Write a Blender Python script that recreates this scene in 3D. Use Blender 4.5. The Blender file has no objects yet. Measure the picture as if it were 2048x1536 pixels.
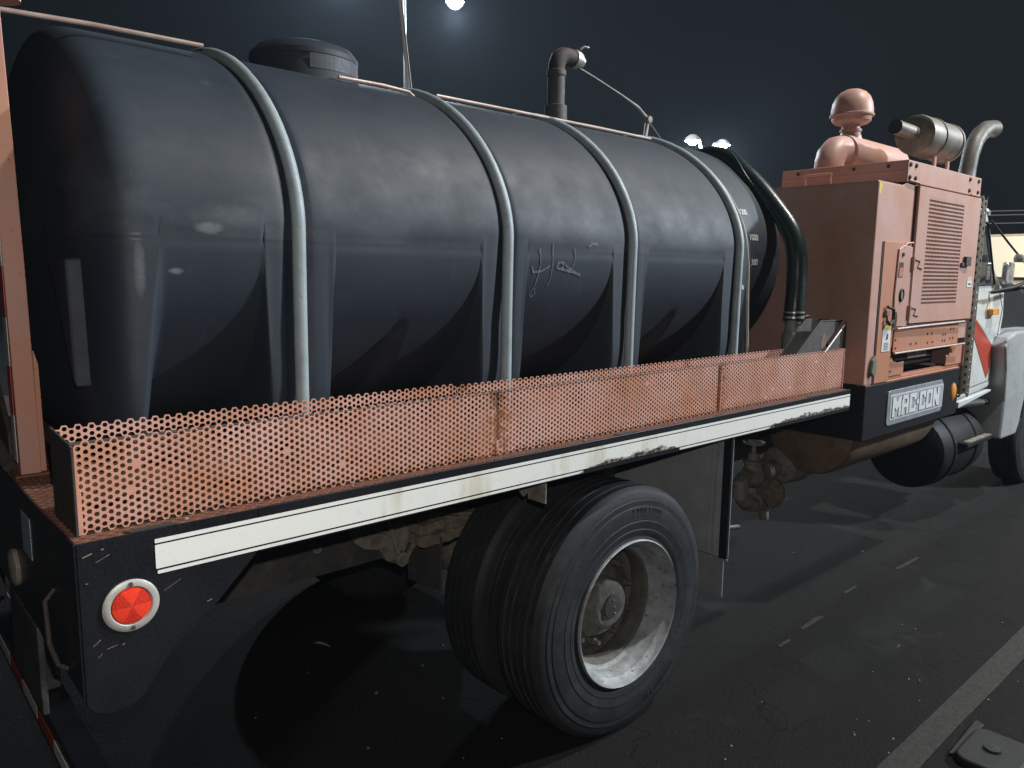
import bpy, bmesh, math, random
import numpy as np
from mathutils import Vector, Matrix

random.seed(7)
scn = bpy.context.scene
PI = math.pi

# ------------------------------------------------------------------ camera
cam_d = bpy.data.cameras.new("camera")
cam = bpy.data.objects.new("camera", cam_d)
scn.collection.objects.link(cam)
cam_d.sensor_width = 36.0
cam_d.lens = 1545.0 / 2048.0 * 36.0
cam_d.clip_start = 0.05
cam_d.clip_end = 500.0
_rt = Vector((0.7439259, -0.66814904, 0.01229286))
_up = Vector((0.08631181, 0.11430937, 0.98968866))
_fw = Vector((0.66266472, 0.735194, -0.14270685))
_m = Matrix((( _rt.x, _up.x, -_fw.x), (_rt.y, _up.y, -_fw.y), (_rt.z, _up.z, -_fw.z))).to_4x4()
_m.translation = Vector((0, 0, 1.9))
cam.matrix_world = _m
scn.camera = cam

# ------------------------------------------------------------------ night sky
world = bpy.data.worlds.new("World")
scn.world = world
world.use_nodes = True
wn = world.node_tree.nodes; wl = world.node_tree.links
bg = wn["Background"]
bg.inputs[0].default_value = (0.30, 0.42, 0.62, 1)
bg.inputs[1].default_value = 0.0055

scn.view_settings.view_transform = 'Standard'
scn.view_settings.look = 'None'
scn.view_settings.exposure = 0.45
scn.view_settings.gamma = 1.0
scn.view_settings.use_curve_mapping = False


def lamp(name, loc, energy, color, radius=0.1, kind='POINT', target=None, spot=None, blend=0.5):
    d = bpy.data.lights.new(name, kind)
    d.energy = energy; d.color = color
    d.shadow_soft_size = radius
    if spot:
        d.spot_size = math.radians(spot); d.spot_blend = blend
    o = bpy.data.objects.new(name, d)
    scn.collection.objects.link(o)
    o.location = loc
    if target is not None:
        o.rotation_euler = (Vector(target) - Vector(loc)).to_track_quat('-Z', 'Y').to_euler()
    return o

# the photographer's flash, and the lot lamp that stands on this side of the truck
lamp("camera_flash", (0.03, -0.02, 2.02), 62, (1.0, 0.93, 0.86), 0.012)
lamp("near_lot_lamp", (7.0, -0.9, 9.0), 2100, (1.0, 0.96, 0.90), 0.15)
lamp("forward_lot_lamp", (13.0, -4.5, 6.8), 4600, (0.84, 0.92, 1.0), 0.25)

scn.cycles.max_bounces = 6
scn.cycles.diffuse_bounces = 3
scn.cycles.glossy_bounces = 3
scn.cycles.sample_clamp_indirect = 4.0
scn.cycles.volume_bounces = 0

# ------------------------------------------------------------------ materials
def _n(nt, typ, **kw):
    n = nt.nodes.new(typ)
    for k, v in kw.items():
        setattr(n, k, v)
    return n

class NB:
    """tiny node builder"""
    def __init__(self, name):
        self.m = bpy.data.materials.new(name); self.m.use_nodes = True
        self.nt = self.m.node_tree
        self.b = self.nt.nodes["Principled BSDF"]
        g = _n(self.nt, 'ShaderNodeNewGeometry')
        self.pos = g.outputs['Position']; self.nrm = g.outputs['Normal']
    def link(self, a, b): self.nt.links.new(a, b)
    def noise(self, scale=5, detail=5, rough=0.6, vec=None, stretch=None, dist=0.0):
        v = vec or self.pos
        if stretch:
            mp = _n(self.nt, 'ShaderNodeMapping'); mp.inputs['Scale'].default_value = stretch
            self.link(v, mp.inputs['Vector']); v = mp.outputs[0]
        n = _n(self.nt, 'ShaderNodeTexNoise')
        n.inputs['Scale'].default_value = scale; n.inputs['Detail'].default_value = detail
        n.inputs['Roughness'].default_value = rough; n.inputs['Distortion'].default_value = dist
        self.link(v, n.inputs['Vector'])
        return n.outputs['Fac']
    def ramp(self, fac, a, b, c0=0.0, c1=1.0):
        r = _n(self.nt, 'ShaderNodeMapRange'); r.clamp = True
        r.inputs[1].default_value = a; r.inputs[2].default_value = b
        r.inputs[3].default_value = c0; r.inputs[4].default_value = c1
        self.link(fac, r.inputs[0]); return r.outputs[0]
    def math(self, op, a, b=None):
        n = _n(self.nt, 'ShaderNodeMath', operation=op)
        for i, v in enumerate((a, b)):
            if v is None: continue
            if isinstance(v, (int, float)): n.inputs[i].default_value = v
            else: self.link(v, n.inputs[i])
        return n.outputs[0]
    def mix(self, fac, a, b):
        n = _n(self.nt, 'ShaderNodeMix', data_type='RGBA')
        if isinstance(fac, (int, float)): n.inputs[0].default_value = fac
        else: self.link(fac, n.inputs[0])
        for i, v in ((6, a), (7, b)):
            if isinstance(v, tuple): n.inputs[i].default_value = (*v, 1)
            else: self.link(v, n.inputs[i])
        return n.outputs[2]
    def sep(self):
        s = _n(self.nt, 'ShaderNodeSeparateXYZ'); self.link(self.pos, s.inputs[0]); return s.outputs
    def bump(self, h, strength=0.3, dist=0.002):
        n = _n(self.nt, 'ShaderNodeBump'); n.inputs['Strength'].default_value = strength
        n.inputs['Distance'].default_value = dist
        self.link(h, n.inputs['Height']); self.link(n.outputs[0], self.b.inputs['Normal'])
    def out(self, col=None, rough=None, metal=None, spec=None):
        for k, v in (('Base Color', col), ('Roughness', rough), ('Metallic', metal), ('Specular IOR Level', spec)):
            if v is None: continue
            if isinstance(v, tuple): self.b.inputs[k].default_value = (*v, 1)
            elif isinstance(v, (int, float)): self.b.inputs[k].default_value = v
            else: self.link(v, self.b.inputs[k])
        return self.m

def worn(name, c1, c2, scale=6, rough=0.55, metal=0.0, bump=0.15, lo=0.35, hi=0.7, spots=None, spot_c=(0.1, 0.05, 0.03),
         spot_lo=0.62, spot_hi=0.68, spot_scale=30, spec=0.5, fine=120):
    n = NB(name)
    f = n.ramp(n.noise(scale, 6, 0.65), lo, hi)
    col = n.mix(f, c1, c2)
    if spots:
        s = n.ramp(n.noise(spot_scale, 6, 0.7), spot_lo, spot_hi, 0, spots)
        col = n.mix(s, col, spot_c)
    g = n.noise(fine, 3, 0.6)
    r = n.ramp(g, 0.3, 0.7, max(0.02, rough - 0.1), min(1, rough + 0.1))
    n.bump(g, bump, 0.0015)
    return n.out(col, r, metal, spec)

def salmon(name, base=(0.58, 0.33, 0.275), orange=(0.54, 0.24, 0.14), rust_amt=0.9, pits=(), low=None):
    """faded pink-orange paint with rust; pits = (x centre, half width) of rusted joints"""
    n = NB(name)
    xyz = n.sep()
    f = n.ramp(n.noise(3.2, 6, 0.65), 0.42, 0.68)
    col = n.mix(n.math('MULTIPLY', f, 0.95), base, orange)
    st = n.ramp(n.noise(9, 5, 0.6, stretch=(1, 1, 0.18)), 0.5, 0.75)
    col = n.mix(n.math('MULTIPLY', st, 0.45), col, (0.42, 0.22, 0.12))
    fine = n.noise(55, 6, 0.75)
    sp = n.ramp(fine, 0.60, 0.68, 0, rust_amt)
    big = n.ramp(n.noise(5, 4, 0.6), 0.45, 0.62)
    sp = n.math('MULTIPLY', sp, big)
    for (xc, hw, zt) in pits:
        d = n.math('ABSOLUTE', n.math('SUBTRACT', xyz[0], xc))
        m = n.ramp(n.math('ADD', d, n.math('MULTIPLY', n.noise(14, 4, 0.7), hw)), hw * 0.7, hw * 1.5, 1, 0)
        m = n.math('MULTIPLY', m, n.ramp(fine, 0.40, 0.55))
        sp = n.math('MAXIMUM', sp, m)
    if low is not None:
        m = n.ramp(xyz[2], low[0], low[1], 1, 0)
        m = n.math('MULTIPLY', m, n.ramp(fine, 0.44, 0.58))
        sp = n.math('MAXIMUM', sp, m)
    rust = n.mix(n.ramp(n.noise(90, 4, 0.7), 0.35, 0.65), (0.16, 0.055, 0.02), (0.38, 0.15, 0.04))
    col = n.mix(sp, col, rust)
    n.bump(n.math('ADD', n.math('SUBTRACT', n.noise(140, 3, 0.6), n.math('MULTIPLY', sp, 0.6)), n.math('MULTIPLY', n.noise(4.5, 2, 0.5), 9.0)), 0.3, 0.0014)
    return n.out(col, n.ramp(sp, 0, 1, 0.48, 0.85), 0, 0.4)

M = {}
M['salmon'] = salmon('salmon_paint')
M['salmon_tray'] = salmon('salmon_tray_paint', base=(0.66, 0.385, 0.32), pits=((1.655, 0.075, 0), (2.985, 0.055, 0)), low=(1.29, 1.335))
M['salmon_post'] = salmon('salmon_post_paint', base=(0.50, 0.27, 0.225))
M['salmon_cab'] = salmon('salmon_cabinet_paint', base=(0.49, 0.305, 0.265), orange=(0.46, 0.245, 0.175), rust_amt=0.35)
M['salmon_panel'] = salmon('salmon_panel_paint', base=(0.46, 0.22, 0.15), orange=(0.45, 0.185, 0.085), rust_amt=0.5)
M['deck'] = worn('rusty_deck_paint', (0.20, 0.075, 0.045), (0.11, 0.06, 0.045), 14, 0.7, 0, 0.5, spots=0.8, spot_c=(0.05, 0.035, 0.03), spot_scale=40)
M['rust_dark'] = worn('dark_rusted_steel', (0.055, 0.04, 0.035), (0.03, 0.028, 0.028), 20, 0.75, 0, 0.4, spots=0.6, spot_c=(0.16, 0.08, 0.05))
M['black'] = worn('black_body_paint', (0.008, 0.009, 0.013), (0.014, 0.016, 0.020), 4, 0.34, 0, 0.06, spots=0.5, spot_c=(0.05, 0.05, 0.055), spot_lo=0.70, spot_hi=0.74, spot_scale=18)
M['black_matte'] = worn('black_chassis_paint', (0.034, 0.036, 0.040), (0.085, 0.082, 0.078), 9, 0.62, 0, 0.5, spots=0.75, spot_c=(0.13, 0.115, 0.10), spot_lo=0.58, spot_hi=0.68, spot_scale=15)
M['black_plastic'] = worn('black_plastic', (0.008, 0.009, 0.010), (0.013, 0.014, 0.016), 10, 0.6, 0, 0.1, spec=0.2)
M['grime'] = worn('grimy_iron', (0.26, 0.235, 0.19), (0.09, 0.082, 0.075), 22, 0.8, 0, 0.9, spots=0.7, spot_c=(0.20, 0.17, 0.13), spot_scale=60, fine=70)
M['leafsteel'] = worn('grimy_spring_steel', (0.24, 0.20, 0.15), (0.10, 0.085, 0.07), 30, 0.85, 0, 1.0, spots=0.7, spot_c=(0.03, 0.027, 0.025), spot_scale=50, fine=60)
M['brown_metal'] = worn('brown_rusty_cylinder', (0.26, 0.17, 0.11), (0.13, 0.085, 0.06), 8, 0.5, 0.2, 0.3, spots=0.6, spot_c=(0.30, 0.20, 0.10), spot_scale=25)
M['castmetal'] = worn('dirty_cast_metal', (0.30, 0.27, 0.235), (0.12, 0.10, 0.085), 18, 0.6, 0.1, 0.5, spots=0.7, spot_c=(0.06, 0.05, 0.04), spot_scale=45)
M['grey_strap'] = worn('grey_strap_pipe', (0.36, 0.43, 0.46), (0.26, 0.32, 0.35), 12, 0.55, 0.1, 0.2, spots=0.5, spot_c=(0.14, 0.15, 0.16), spot_scale=50)
M['steel'] = worn('galvanised_steel', (0.50, 0.49, 0.46), (0.30, 0.28, 0.25), 15, 0.45, 0.5, 0.2, spots=0.5, spot_c=(0.22, 0.12, 0.08), spot_scale=40)
M['bright'] = worn('bright_steel', (0.72, 0.72, 0.70), (0.45, 0.44, 0.42), 12, 0.3, 0.7, 0.1)
M['rod'] = worn('pinkish_pipe', (0.50, 0.40, 0.36), (0.34, 0.24, 0.20), 12, 0.45, 0.2, 0.2)
M['muffler'] = worn('silencer_metal', (0.24, 0.23, 0.19), (0.13, 0.12, 0.10), 14, 0.5, 0.3, 0.3, spots=0.6, spot_c=(0.10, 0.06, 0.03), spot_scale=35)
M['stack'] = worn('exhaust_metal', (0.10, 0.09, 0.075), (0.055, 0.05, 0.042), 12, 0.55, 0.1, 0.2)
M['guard'] = worn('olive_guard_metal', (0.105, 0.088, 0.06), (0.07, 0.06, 0.042), 12, 0.6, 0.2, 0.3, spots=0.5, spot_c=(0.05, 0.035, 0.02))
M['white'] = worn('white_cab_paint', (0.62, 0.64, 0.62), (0.50, 0.52, 0.51), 6, 0.25, 0, 0.05)
M['red'] = worn('red_stripe', (0.45, 0.06, 0.035), (0.36, 0.05, 0.03), 10, 0.35, 0, 0.05)
M['fender'] = worn('grey_fender_paint', (0.40, 0.42, 0.43), (0.30, 0.32, 0.33), 6, 0.3, 0.1, 0.08, spots=0.4, spot_c=(0.14, 0.13, 0.12), spot_scale=25)
M['glass'] = NB('dark_window_glass').out((0.012, 0.016, 0.02), 0.06, 0, 0.6)
M['amber'] = worn('amber_lens', (0.80, 0.36, 0.05), (0.65, 0.24, 0.03), 60, 0.25, 0, 0.4)
M['label'] = worn('white_label', (0.72, 0.73, 0.72), (0.6, 0.62, 0.62), 40, 0.5, 0, 0.05)
M['label_blue'] = worn('pale_blue_label', (0.33, 0.40, 0.46), (0.26, 0.32, 0.38), 30, 0.6, 0, 0.1)
M['label_yellow'] = worn('yellow_label', (0.65, 0.48, 0.08), (0.5, 0.38, 0.1), 40, 0.5, 0, 0.05)
M['ink'] = NB('black_ink').out((0.02, 0.02, 0.02), 0.6)
M['white_print'] = worn('white_print', (0.75, 0.77, 0.76), (0.5, 0.52, 0.52), 80, 0.6, 0, 0.05)
M['chalk'] = worn('chalk_scrawl', (0.17, 0.20, 0.225), (0.035, 0.045, 0.06), 70, 0.8, 0, 0.2)
M['tape_dark'] = worn('dark_tape', (0.03, 0.034, 0.034), (0.045, 0.05, 0.05), 20, 0.6, 0, 0.2)
M['hose'] = worn('dark_green_hose', (0.012, 0.030, 0.028), (0.018, 0.022, 0.024), 9, 0.32, 0, 0.15)
M['hose_line'] = NB('green_hose_line').out((0.03, 0.16, 0.12), 0.35)
M['plate'] = worn('brushed_plate', (0.30, 0.34, 0.38), (0.42, 0.46, 0.50), 12, 0.35, 0.4, 0.2, spots=0.5, spot_c=(0.16, 0.18, 0.2), spot_scale=60)
M['plate_letter'] = worn('pale_letter', (0.74, 0.78, 0.80), (0.66, 0.70, 0.72), 30, 0.4, 0.1, 0.1)
M['yellow_paint'] = NB('yellow_paint').out((0.7, 0.55, 0.06), 0.4)
M['green_metal'] = worn('green_latch', (0.20, 0.24, 0.19), (0.12, 0.15, 0.12), 30, 0.5, 0.2, 0.2)
M['wood_orange'] = NB('orange_paint_mark').out((0.65, 0.20, 0.07), 0.6)

def tank_mat():
    n = NB('black_poly_tank'); xyz = n.sep()
    col = n.mix(n.ramp(n.noise(1.6, 5, 0.6), 0.35, 0.7), (0.013, 0.022, 0.035), (0.020, 0.031, 0.046))
    # dust that has settled and been rubbed round the mould seam
    band = n.math('MULTIPLY', n.ramp(xyz[2], 1.95, 2.02), n.ramp(xyz[2], 2.12, 2.30, 1, 0))
    sm = n.ramp(n.noise(3.0, 6, 0.65, stretch=(1, 1, 1.4)), 0.42, 0.80)
    dust_glint = n.math('MULTIPLY', n.math('MULTIPLY', band, sm), 0.40)
    # water runs
    run = n.math('MULTIPLY', n.ramp(n.noise(16, 5, 0.7, stretch=(1, 1, 0.07)), 0.60, 0.75), 0.12)
    dust_glint = n.math('MAXIMUM', dust_glint, run)
    for (cx, cz, rx, rz, a) in ((0.864, 2.018, 0.05, 0.02, 0.8), (0.77, 1.893, 0.022, 0.010, 0.9), (0.665, 1.985, 0.020, 0.012, 0.9),
                                (0.672, 1.90, 0.016, 0.085, 0.5), (0.95, 2.05, 0.12, 0.04, 0.35)):  # rear-corner streaks by the seam: the corner's catch-light put into the colour
        dx = n.math('DIVIDE', n.math('SUBTRACT', xyz[0], cx), rx); dz = n.math('DIVIDE', n.math('SUBTRACT', xyz[2], cz), rz)
        r2 = n.math('ADD', n.math('MULTIPLY', dx, dx), n.math('MULTIPLY', dz, dz))
        r2 = n.math('ADD', r2, n.math('MULTIPLY', n.noise(50, 4, 0.7), 1.2))
        s = n.math('MULTIPLY', n.ramp(r2, 0.6, 1.7, 1, 0), a)
        s = n.math('MULTIPLY', s, n.ramp(xyz[1], 2.8, 2.6))
        near = n.ramp(xyz[1], 2.9, 3.1, 1, 0)
        dust_glint = n.math('MAXIMUM', dust_glint, n.math('MULTIPLY', n.math('MULTIPLY', n.ramp(r2, 0.6, 1.7, 1, 0), a), near))
    ln = n.math('ABSOLUTE', n.math('SUBTRACT', xyz[2], 1.985))
    dust_glint = n.math('MULTIPLY', dust_glint, n.ramp(ln, 0.003, 0.008))
    specks = n.ramp(n.noise(75, 2, 0.5), 0.76, 0.80, 0, 0.35)
    dust_glint = n.math('MAXIMUM', dust_glint, specks)
    col = n.mix(dust_glint, col, (0.16, 0.18, 0.20))
    n.bump(n.math('ADD', n.noise(220, 2, 0.6), n.math('MULTIPLY', n.noise(3, 3, 0.5), 6.0)), 0.22, 0.0012)
    return n.out(col, n.ramp(n.noise(7, 4, 0.6), 0.3, 0.7, 0.58, 0.70), 0, 0.55)
M['tank'] = tank_mat()

def tyre_mat():
    n = NB('worn_tyre_rubber')
    col = n.mix(n.ramp(n.noise(8, 6, 0.7), 0.35, 0.7), (0.013, 0.015, 0.018), (0.026, 0.029, 0.034))
    col = n.mix(n.ramp(n.noise(30, 6, 0.8), 0.55, 0.75, 0, 0.55), col, (0.065, 0.063, 0.06))
    col = n.mix(n.ramp(n.noise(3.5, 5, 0.7), 0.50, 0.70, 0, 0.45), col, (0.055, 0.054, 0.052))
    n.bump(n.noise(90, 5, 0.7), 0.35, 0.002)
    return n.out(col, 0.62, 0, 0.35)
M['tyre'] = tyre_mat()
M['tread_edge'] = worn('pale_tread_edge', (0.10, 0.10, 0.10), (0.03, 0.03, 0.03), 14, 0.8, 0, 0.2)  # paler thin rings along the groove edges
M['rim'] = worn('scuffed_rim_paint', (0.36, 0.39, 0.41), (0.17, 0.18, 0.175), 13, 0.62, 0.1, 0.4, spots=0.9, spot_c=(0.09, 0.06, 0.045), spot_lo=0.60, spot_hi=0.66, spot_scale=42)
M['mud'] = worn('dried_mud', (0.15, 0.14, 0.12), (0.07, 0.066, 0.06), 16, 0.9, 0, 1.0, spots=0.7, spot_c=(0.035, 0.033, 0.03), spot_scale=40, fine=55)

def stripe_mat():
    n = NB('white_marking_tape'); xyz = n.sep()
    col = n.mix(n.ramp(n.noise(30, 5, 0.7), 0.55, 0.75, 0, 0.35), (0.86, 0.88, 0.84), (0.62, 0.60, 0.50))
    st = n.ramp(n.noise(7, 4, 0.6, stretch=(1, 1, 0.25)), 0.52, 0.66)
    st = n.math('MULTIPLY', st, n.math('MULTIPLY', n.ramp(xyz[0], 1.0, 1.25), n.ramp(xyz[0], 2.4, 2.7, 1, 0)))
    col = n.mix(n.math('MULTIPLY', st, 0.7), col, (0.50, 0.45, 0.28))
    # torn and scraped lower edge
    z2 = n.math('ADD', xyz[2], n.math('MULTIPLY', n.math('SUBTRACT', n.noise(22, 6, 0.75, stretch=(0.35, 1, 1)), 0.5), 0.09))
    t = None
    for (a, b, c, d) in ((1.98, 2.10, 2.50, 2.62), (3.25, 3.5, 4.10, 4.2)):
        w = n.math('MULTIPLY', n.ramp(xyz[0], a, b), n.ramp(xyz[0], c, d, 1, 0))
        t = w if t is None else n.math('MAXIMUM', t, w)
    lim = n.math('SUBTRACT', n.math('ADD', 1.183, n.math('MULTIPLY', t, 0.030)), z2)
    tear = n.math('MULTIPLY', n.ramp(lim, -0.004, 0.004), n.ramp(t, 0.05, 0.3))
    col = n.mix(tear, col, n.mix(n.ramp(n.noise(60, 4, 0.7), 0.45, 0.6), (0.03, 0.03, 0.03), (0.30, 0.27, 0.20)))
    nick = n.ramp(n.noise(48, 3, 0.6), 0.74, 0.78, 0, 0.7)
    col = n.mix(nick, col, (0.1, 0.1, 0.1))
    return n.out(col, 0.38, 0, 0.5)
M['stripe'] = stripe_mat()

def reflector_mat():
    n = NB('red_reflector'); xyz = n.sep()
    dx = n.math('SUBTRACT', xyz[0], 0.486); dz = n.math('SUBTRACT', xyz[2], 1.126)
    a = n.math('ARCTAN2', dz, dx)
    s = n.math('SINE', n.math('MULTIPLY', a, 3.0))
    f = n.ramp(s, -0.08, 0.08)
    v = _n(n.nt, 'ShaderNodeTexVoronoi'); v.inputs['Scale'].default_value = 420
    n.link(n.pos, v.inputs['Vector'])
    col = n.mix(f, (0.95, 0.05, 0.025), (0.50, 0.02, 0.015))
    col = n.mix(n.ramp(v.outputs['Distance'], 0.2, 0.7, 0, 0.5), col, (1.0, 0.10, 0.05))
    n.bump(v.outputs['Distance'], 0.5, 0.001)
    return n.out(col, 0.15, 0, 0.6)
M['reflector'] = reflector_mat()

def asphalt_mat():
    n = NB('asphalt')
    g = n.noise(140, 4, 0.8)
    col = n.mix(n.ramp(g, 0.35, 0.7), (0.006, 0.006, 0.0058), (0.018, 0.0175, 0.0165))
    col = n.mix(n.ramp(n.noise(2.2, 5, 0.6), 0.4, 0.7, 0, 0.6), col, (0.009, 0.0095, 0.0095))
    os_ = n.ramp(n.noise(1.1, 6, 0.7, dist=1.2), 0.56, 0.64, 0, 0.7)
    col = n.mix(os_, col, (0.006, 0.006, 0.007))
    v = _n(n.nt, 'ShaderNodeTexVoronoi'); v.inputs['Scale'].default_value = 75; n.link(n.pos, v.inputs['Vector'])
    st = n.math('MULTIPLY', n.ramp(v.outputs['Distance'], 0.10, 0.2, 1, 0), n.ramp(n.noise(40, 2, 0.5), 0.60, 0.68))
    col = n.mix(n.math('MULTIPLY', st, 0.8), col, (0.12, 0.117, 0.11))
    cv = _n(n.nt, 'ShaderNodeTexVoronoi', feature='DISTANCE_TO_EDGE'); cv.inputs['Scale'].default_value = 0.9
    wn_ = _n(n.nt, 'ShaderNodeTexNoise'); wn_.inputs['Scale'].default_value = 3.0; wn_.inputs['Detail'].default_value = 6
    n.link(n.pos, wn_.inputs['Vector'])
    va = _n(n.nt, 'ShaderNodeVectorMath', operation='MULTIPLY_ADD'); va.inputs[1].default_value = (.5, .5, .5)
    n.link(wn_.outputs['Color'], va.inputs[0]); n.link(n.pos, va.inputs[2]); n.link(va.outputs[0], cv.inputs['Vector'])
    crk = n.math('MULTIPLY', n.ramp(cv.outputs['Distance'], 0.001, 0.006, 0.7, 0), n.ramp(n.noise(0.8, 3, 0.5), 0.45, 0.55))
    col = n.mix(crk, col, (0.003, 0.003, 0.003))
    pale = n.ramp(n.noise(1.7, 6, 0.72, dist=0.8), 0.60, 0.70, 0, 0.35)
    col = n.mix(pale, col, (0.035, 0.034, 0.032))
    g = n.math('SUBTRACT', g, n.math('MULTIPLY', crk, 0.8))
    n.bump(n.math('SUBTRACT', g, n.math('MULTIPLY', v.outputs['Distance'], 0.8)), 0.8, 0.004)
    return n.out(col, 0.9, 0, 0.15)
M['asphalt'] = asphalt_mat()
def paintline_mat():
    n = NB('faded_line_paint')
    col = n.mix(n.ramp(n.noise(40, 6, 0.75), 0.35, 0.62), (0.013, 0.013, 0.0125), (0.036, 0.0355, 0.032))
    n.bump(n.noise(140, 4, 0.8), 0.6, 0.003)
    return n.out(col, 0.75, 0, 0.3)
M['line'] = paintline_mat()
M['wall_cream'] = worn('cream_stucco', (0.78, 0.70, 0.54), (0.70, 0.62, 0.47), 0.6, 0.9, 0, 0.1, fine=8)
M['wall_tan'] = worn('tan_wall', (0.50, 0.40, 0.27), (0.42, 0.33, 0.22), 0.6, 0.9, 0, 0.1, fine=8)
M['pole'] = worn('white_pole_paint', (0.70, 0.70, 0.66), (0.5, 0.5, 0.46), 8, 0.4, 0.1, 0.1)
M['pole_grey'] = worn('grey_pole', (0.02, 0.02, 0.022), (0.03, 0.03, 0.032), 6, 0.6, 0.3, 0.1)
M['wire'] = NB('wire_jacket').out((0.10, 0.10, 0.11), 0.5)
M['litter'] = worn('pale_litter', (0.32, 0.31, 0.29), (0.18, 0.175, 0.16), 60, 0.7, 0, 0.3)
M['rubber'] = worn('black_rubber', (0.004, 0.005, 0.005), (0.007, 0.008, 0.008), 20, 0.7, 0, 0.3)
def emit(name, c, s):
    n = NB(name); n.b.inputs['Emission Color'].default_value = (*c, 1); n.b.inputs['Emission Strength'].default_value = s
    return n.out((0.9, 0.9, 0.9), 0.5)
M['lamp_glow'] = emit('lit_lamp_glass', (1.0, 0.97, 0.88), 60)

# ------------------------------------------------------------------ mesh helpers
class MB:
    def __init__(self): self.v = []; self.f = []; self.sm = []
    def add(self, vs, fs, smooth=False):
        o = len(self.v); self.v += [tuple(map(float, p)) for p in vs]
        self.f += [tuple(i + o for i in f) for f in fs]; self.sm += [smooth] * len(fs); return self
    def box(self, x0, x1, y0, y1, z0, z1):
        vs = [(x, y, z) for x in (x0, x1) for y in (y0, y1) for z in (z0, z1)]
        return self.add(vs, [(0, 1, 3, 2), (4, 6, 7, 5), (0, 4, 5, 1), (2, 3, 7, 6), (0, 2, 6, 4), (1, 5, 7, 3)])
    def prism(self, poly, axis, a, b):
        """poly in the two other axes, extruded along axis from a to b"""
        def P(p, t):
            return {'y': (p[0], t, p[1]), 'x': (t, p[0], p[1]), 'z': (p[0], p[1], t)}[axis]
        n = len(poly)
        vs = [P(p, a) for p in poly] + [P(p, b) for p in poly]
        fs = [tuple(range(n)), tuple(range(2 * n - 1, n - 1, -1))] + [(i, i + n, (i + 1) % n + n, (i + 1) % n) for i in range(n)]
        return self.add(vs, fs)
    def tube(self, path, r, n=12, cap=True, flat=None):
        path = [Vector(p) for p in path]; m = len(path)
        rs = r if isinstance(r, (list, tuple)) else [r] * m
        T = []
        for i in range(m):
            T.append((path[min(i + 1, m - 1)] - path[max(i - 1, 0)]).normalized())
        ref = Vector((0, 0, 1)) if abs(T[0].z) < 0.9 else Vector((1, 0, 0))
        u = T[0].cross(ref).normalized(); vs = []
        for i in range(m):
            u = (u - T[i] * u.dot(T[i])).normalized(); w = T[i].cross(u)
            for k in range(n):
                a = 2 * PI * k / n
                vs.append(path[i] + (u * math.cos(a) + w * math.sin(a)) * rs[i])
        fs = [(i * n + k, i * n + (k + 1) % n, (i + 1) * n + (k + 1) % n, (i + 1) * n + k) for i in range(m - 1) for k in range(n)]
        self.add(vs, fs, True)
        if cap:
            o = len(self.v) - m * n
            self.f.append(tuple(o + k for k in range(n - 1, -1, -1))); self.sm.append(False)
            self.f.append(tuple(o + (m - 1) * n + k for k in range(n))); self.sm.append(False)
        return self
    def lathe(self, prof, c, axis='z', n=32, closed=False, smooth=True):
        """prof = [(radius, height)...] round an axis through c"""
        vs = []
        for (r, h) in prof:
            for k in range(n):
                a = 2 * PI * k / n; p, q = r * math.cos(a), r * math.sin(a)
                d = {'z': (p, q, h), 'y': (p, h, q), 'x': (h, p, q)}[axis]
                vs.append((c[0] + d[0], c[1] + d[1], c[2] + d[2]))
        m = len(prof)
        rng = range(m) if closed else range(m - 1)
        fs = [(i * n + k, i * n + (k + 1) % n, ((i + 1) % m) * n + (k + 1) % n, ((i + 1) % m) * n + k) for i in rng for k in range(n)]
        return self.add(vs, fs, smooth)
    def build(self, name, mat, parent=None, bevel=0, label=None, kind=None, auto=35, seg=2):
        me = bpy.data.meshes.new(name)
        V = np.array(self.v, dtype=float)
        mn, mx = V.min(0), V.max(0)
        org = (mn + mx) / 2
        if parent is None: org[2] = mn[2]
        me.from_pydata([tuple(p) for p in (V - org)], [], self.f)
        me.polygons.foreach_set('use_smooth', self.sm)
        me.update()
        bm = bmesh.new(); bm.from_mesh(me)
        bmesh.ops.recalc_face_normals(bm, faces=bm.faces)
        bm.to_mesh(me); bm.free()
        if auto:
            me.set_sharp_from_angle(angle=math.radians(auto)) if any(self.sm) else None
        me.materials.append(mat)
        ob = bpy.data.objects.new(name, me); scn.collection.objects.link(ob)
        if parent is not None:
            ob.parent = parent
            w = Vector((0, 0, 0)); q = parent
            while q is not None:
                w += q.location; q = q.parent
            ob.location = Vector(org) - w
        else:
            ob.location = org
        if bevel:
            b = ob.modifiers.new('bevel', 'BEVEL'); b.width = bevel; b.segments = seg; b.limit_method = 'ANGLE'
            b.angle_limit = math.radians(40); b.harden_normals = False
        if label: ob['label'] = label
        if kind: ob['kind'] = kind
        return ob

def part(name, mat, parent, mb, **kw): return mb.build(name, M[mat], parent, **kw)
def B(*a): return MB().box(*a)
def thing(name, label, cat, loc, group=None):
    o = bpy.data.objects.new(name, None); scn.collection.objects.link(o); o.location = loc
    o.empty_display_size = 0.2
    o['label'] = label; o['category'] = cat
    if group: o['group'] = group
    return o
def tagged(o, label, cat, group=None):
    o['label'] = label; o['category'] = cat
    if group: o['group'] = group
    return o
def copy_tree(o, parent=None):
    c = o.copy(); scn.collection.objects.link(c)
    if parent is not None: c.parent = parent
    for ch in [x for x in bpy.data.objects if x.parent == o]: copy_tree(ch, c)
    return c

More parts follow.
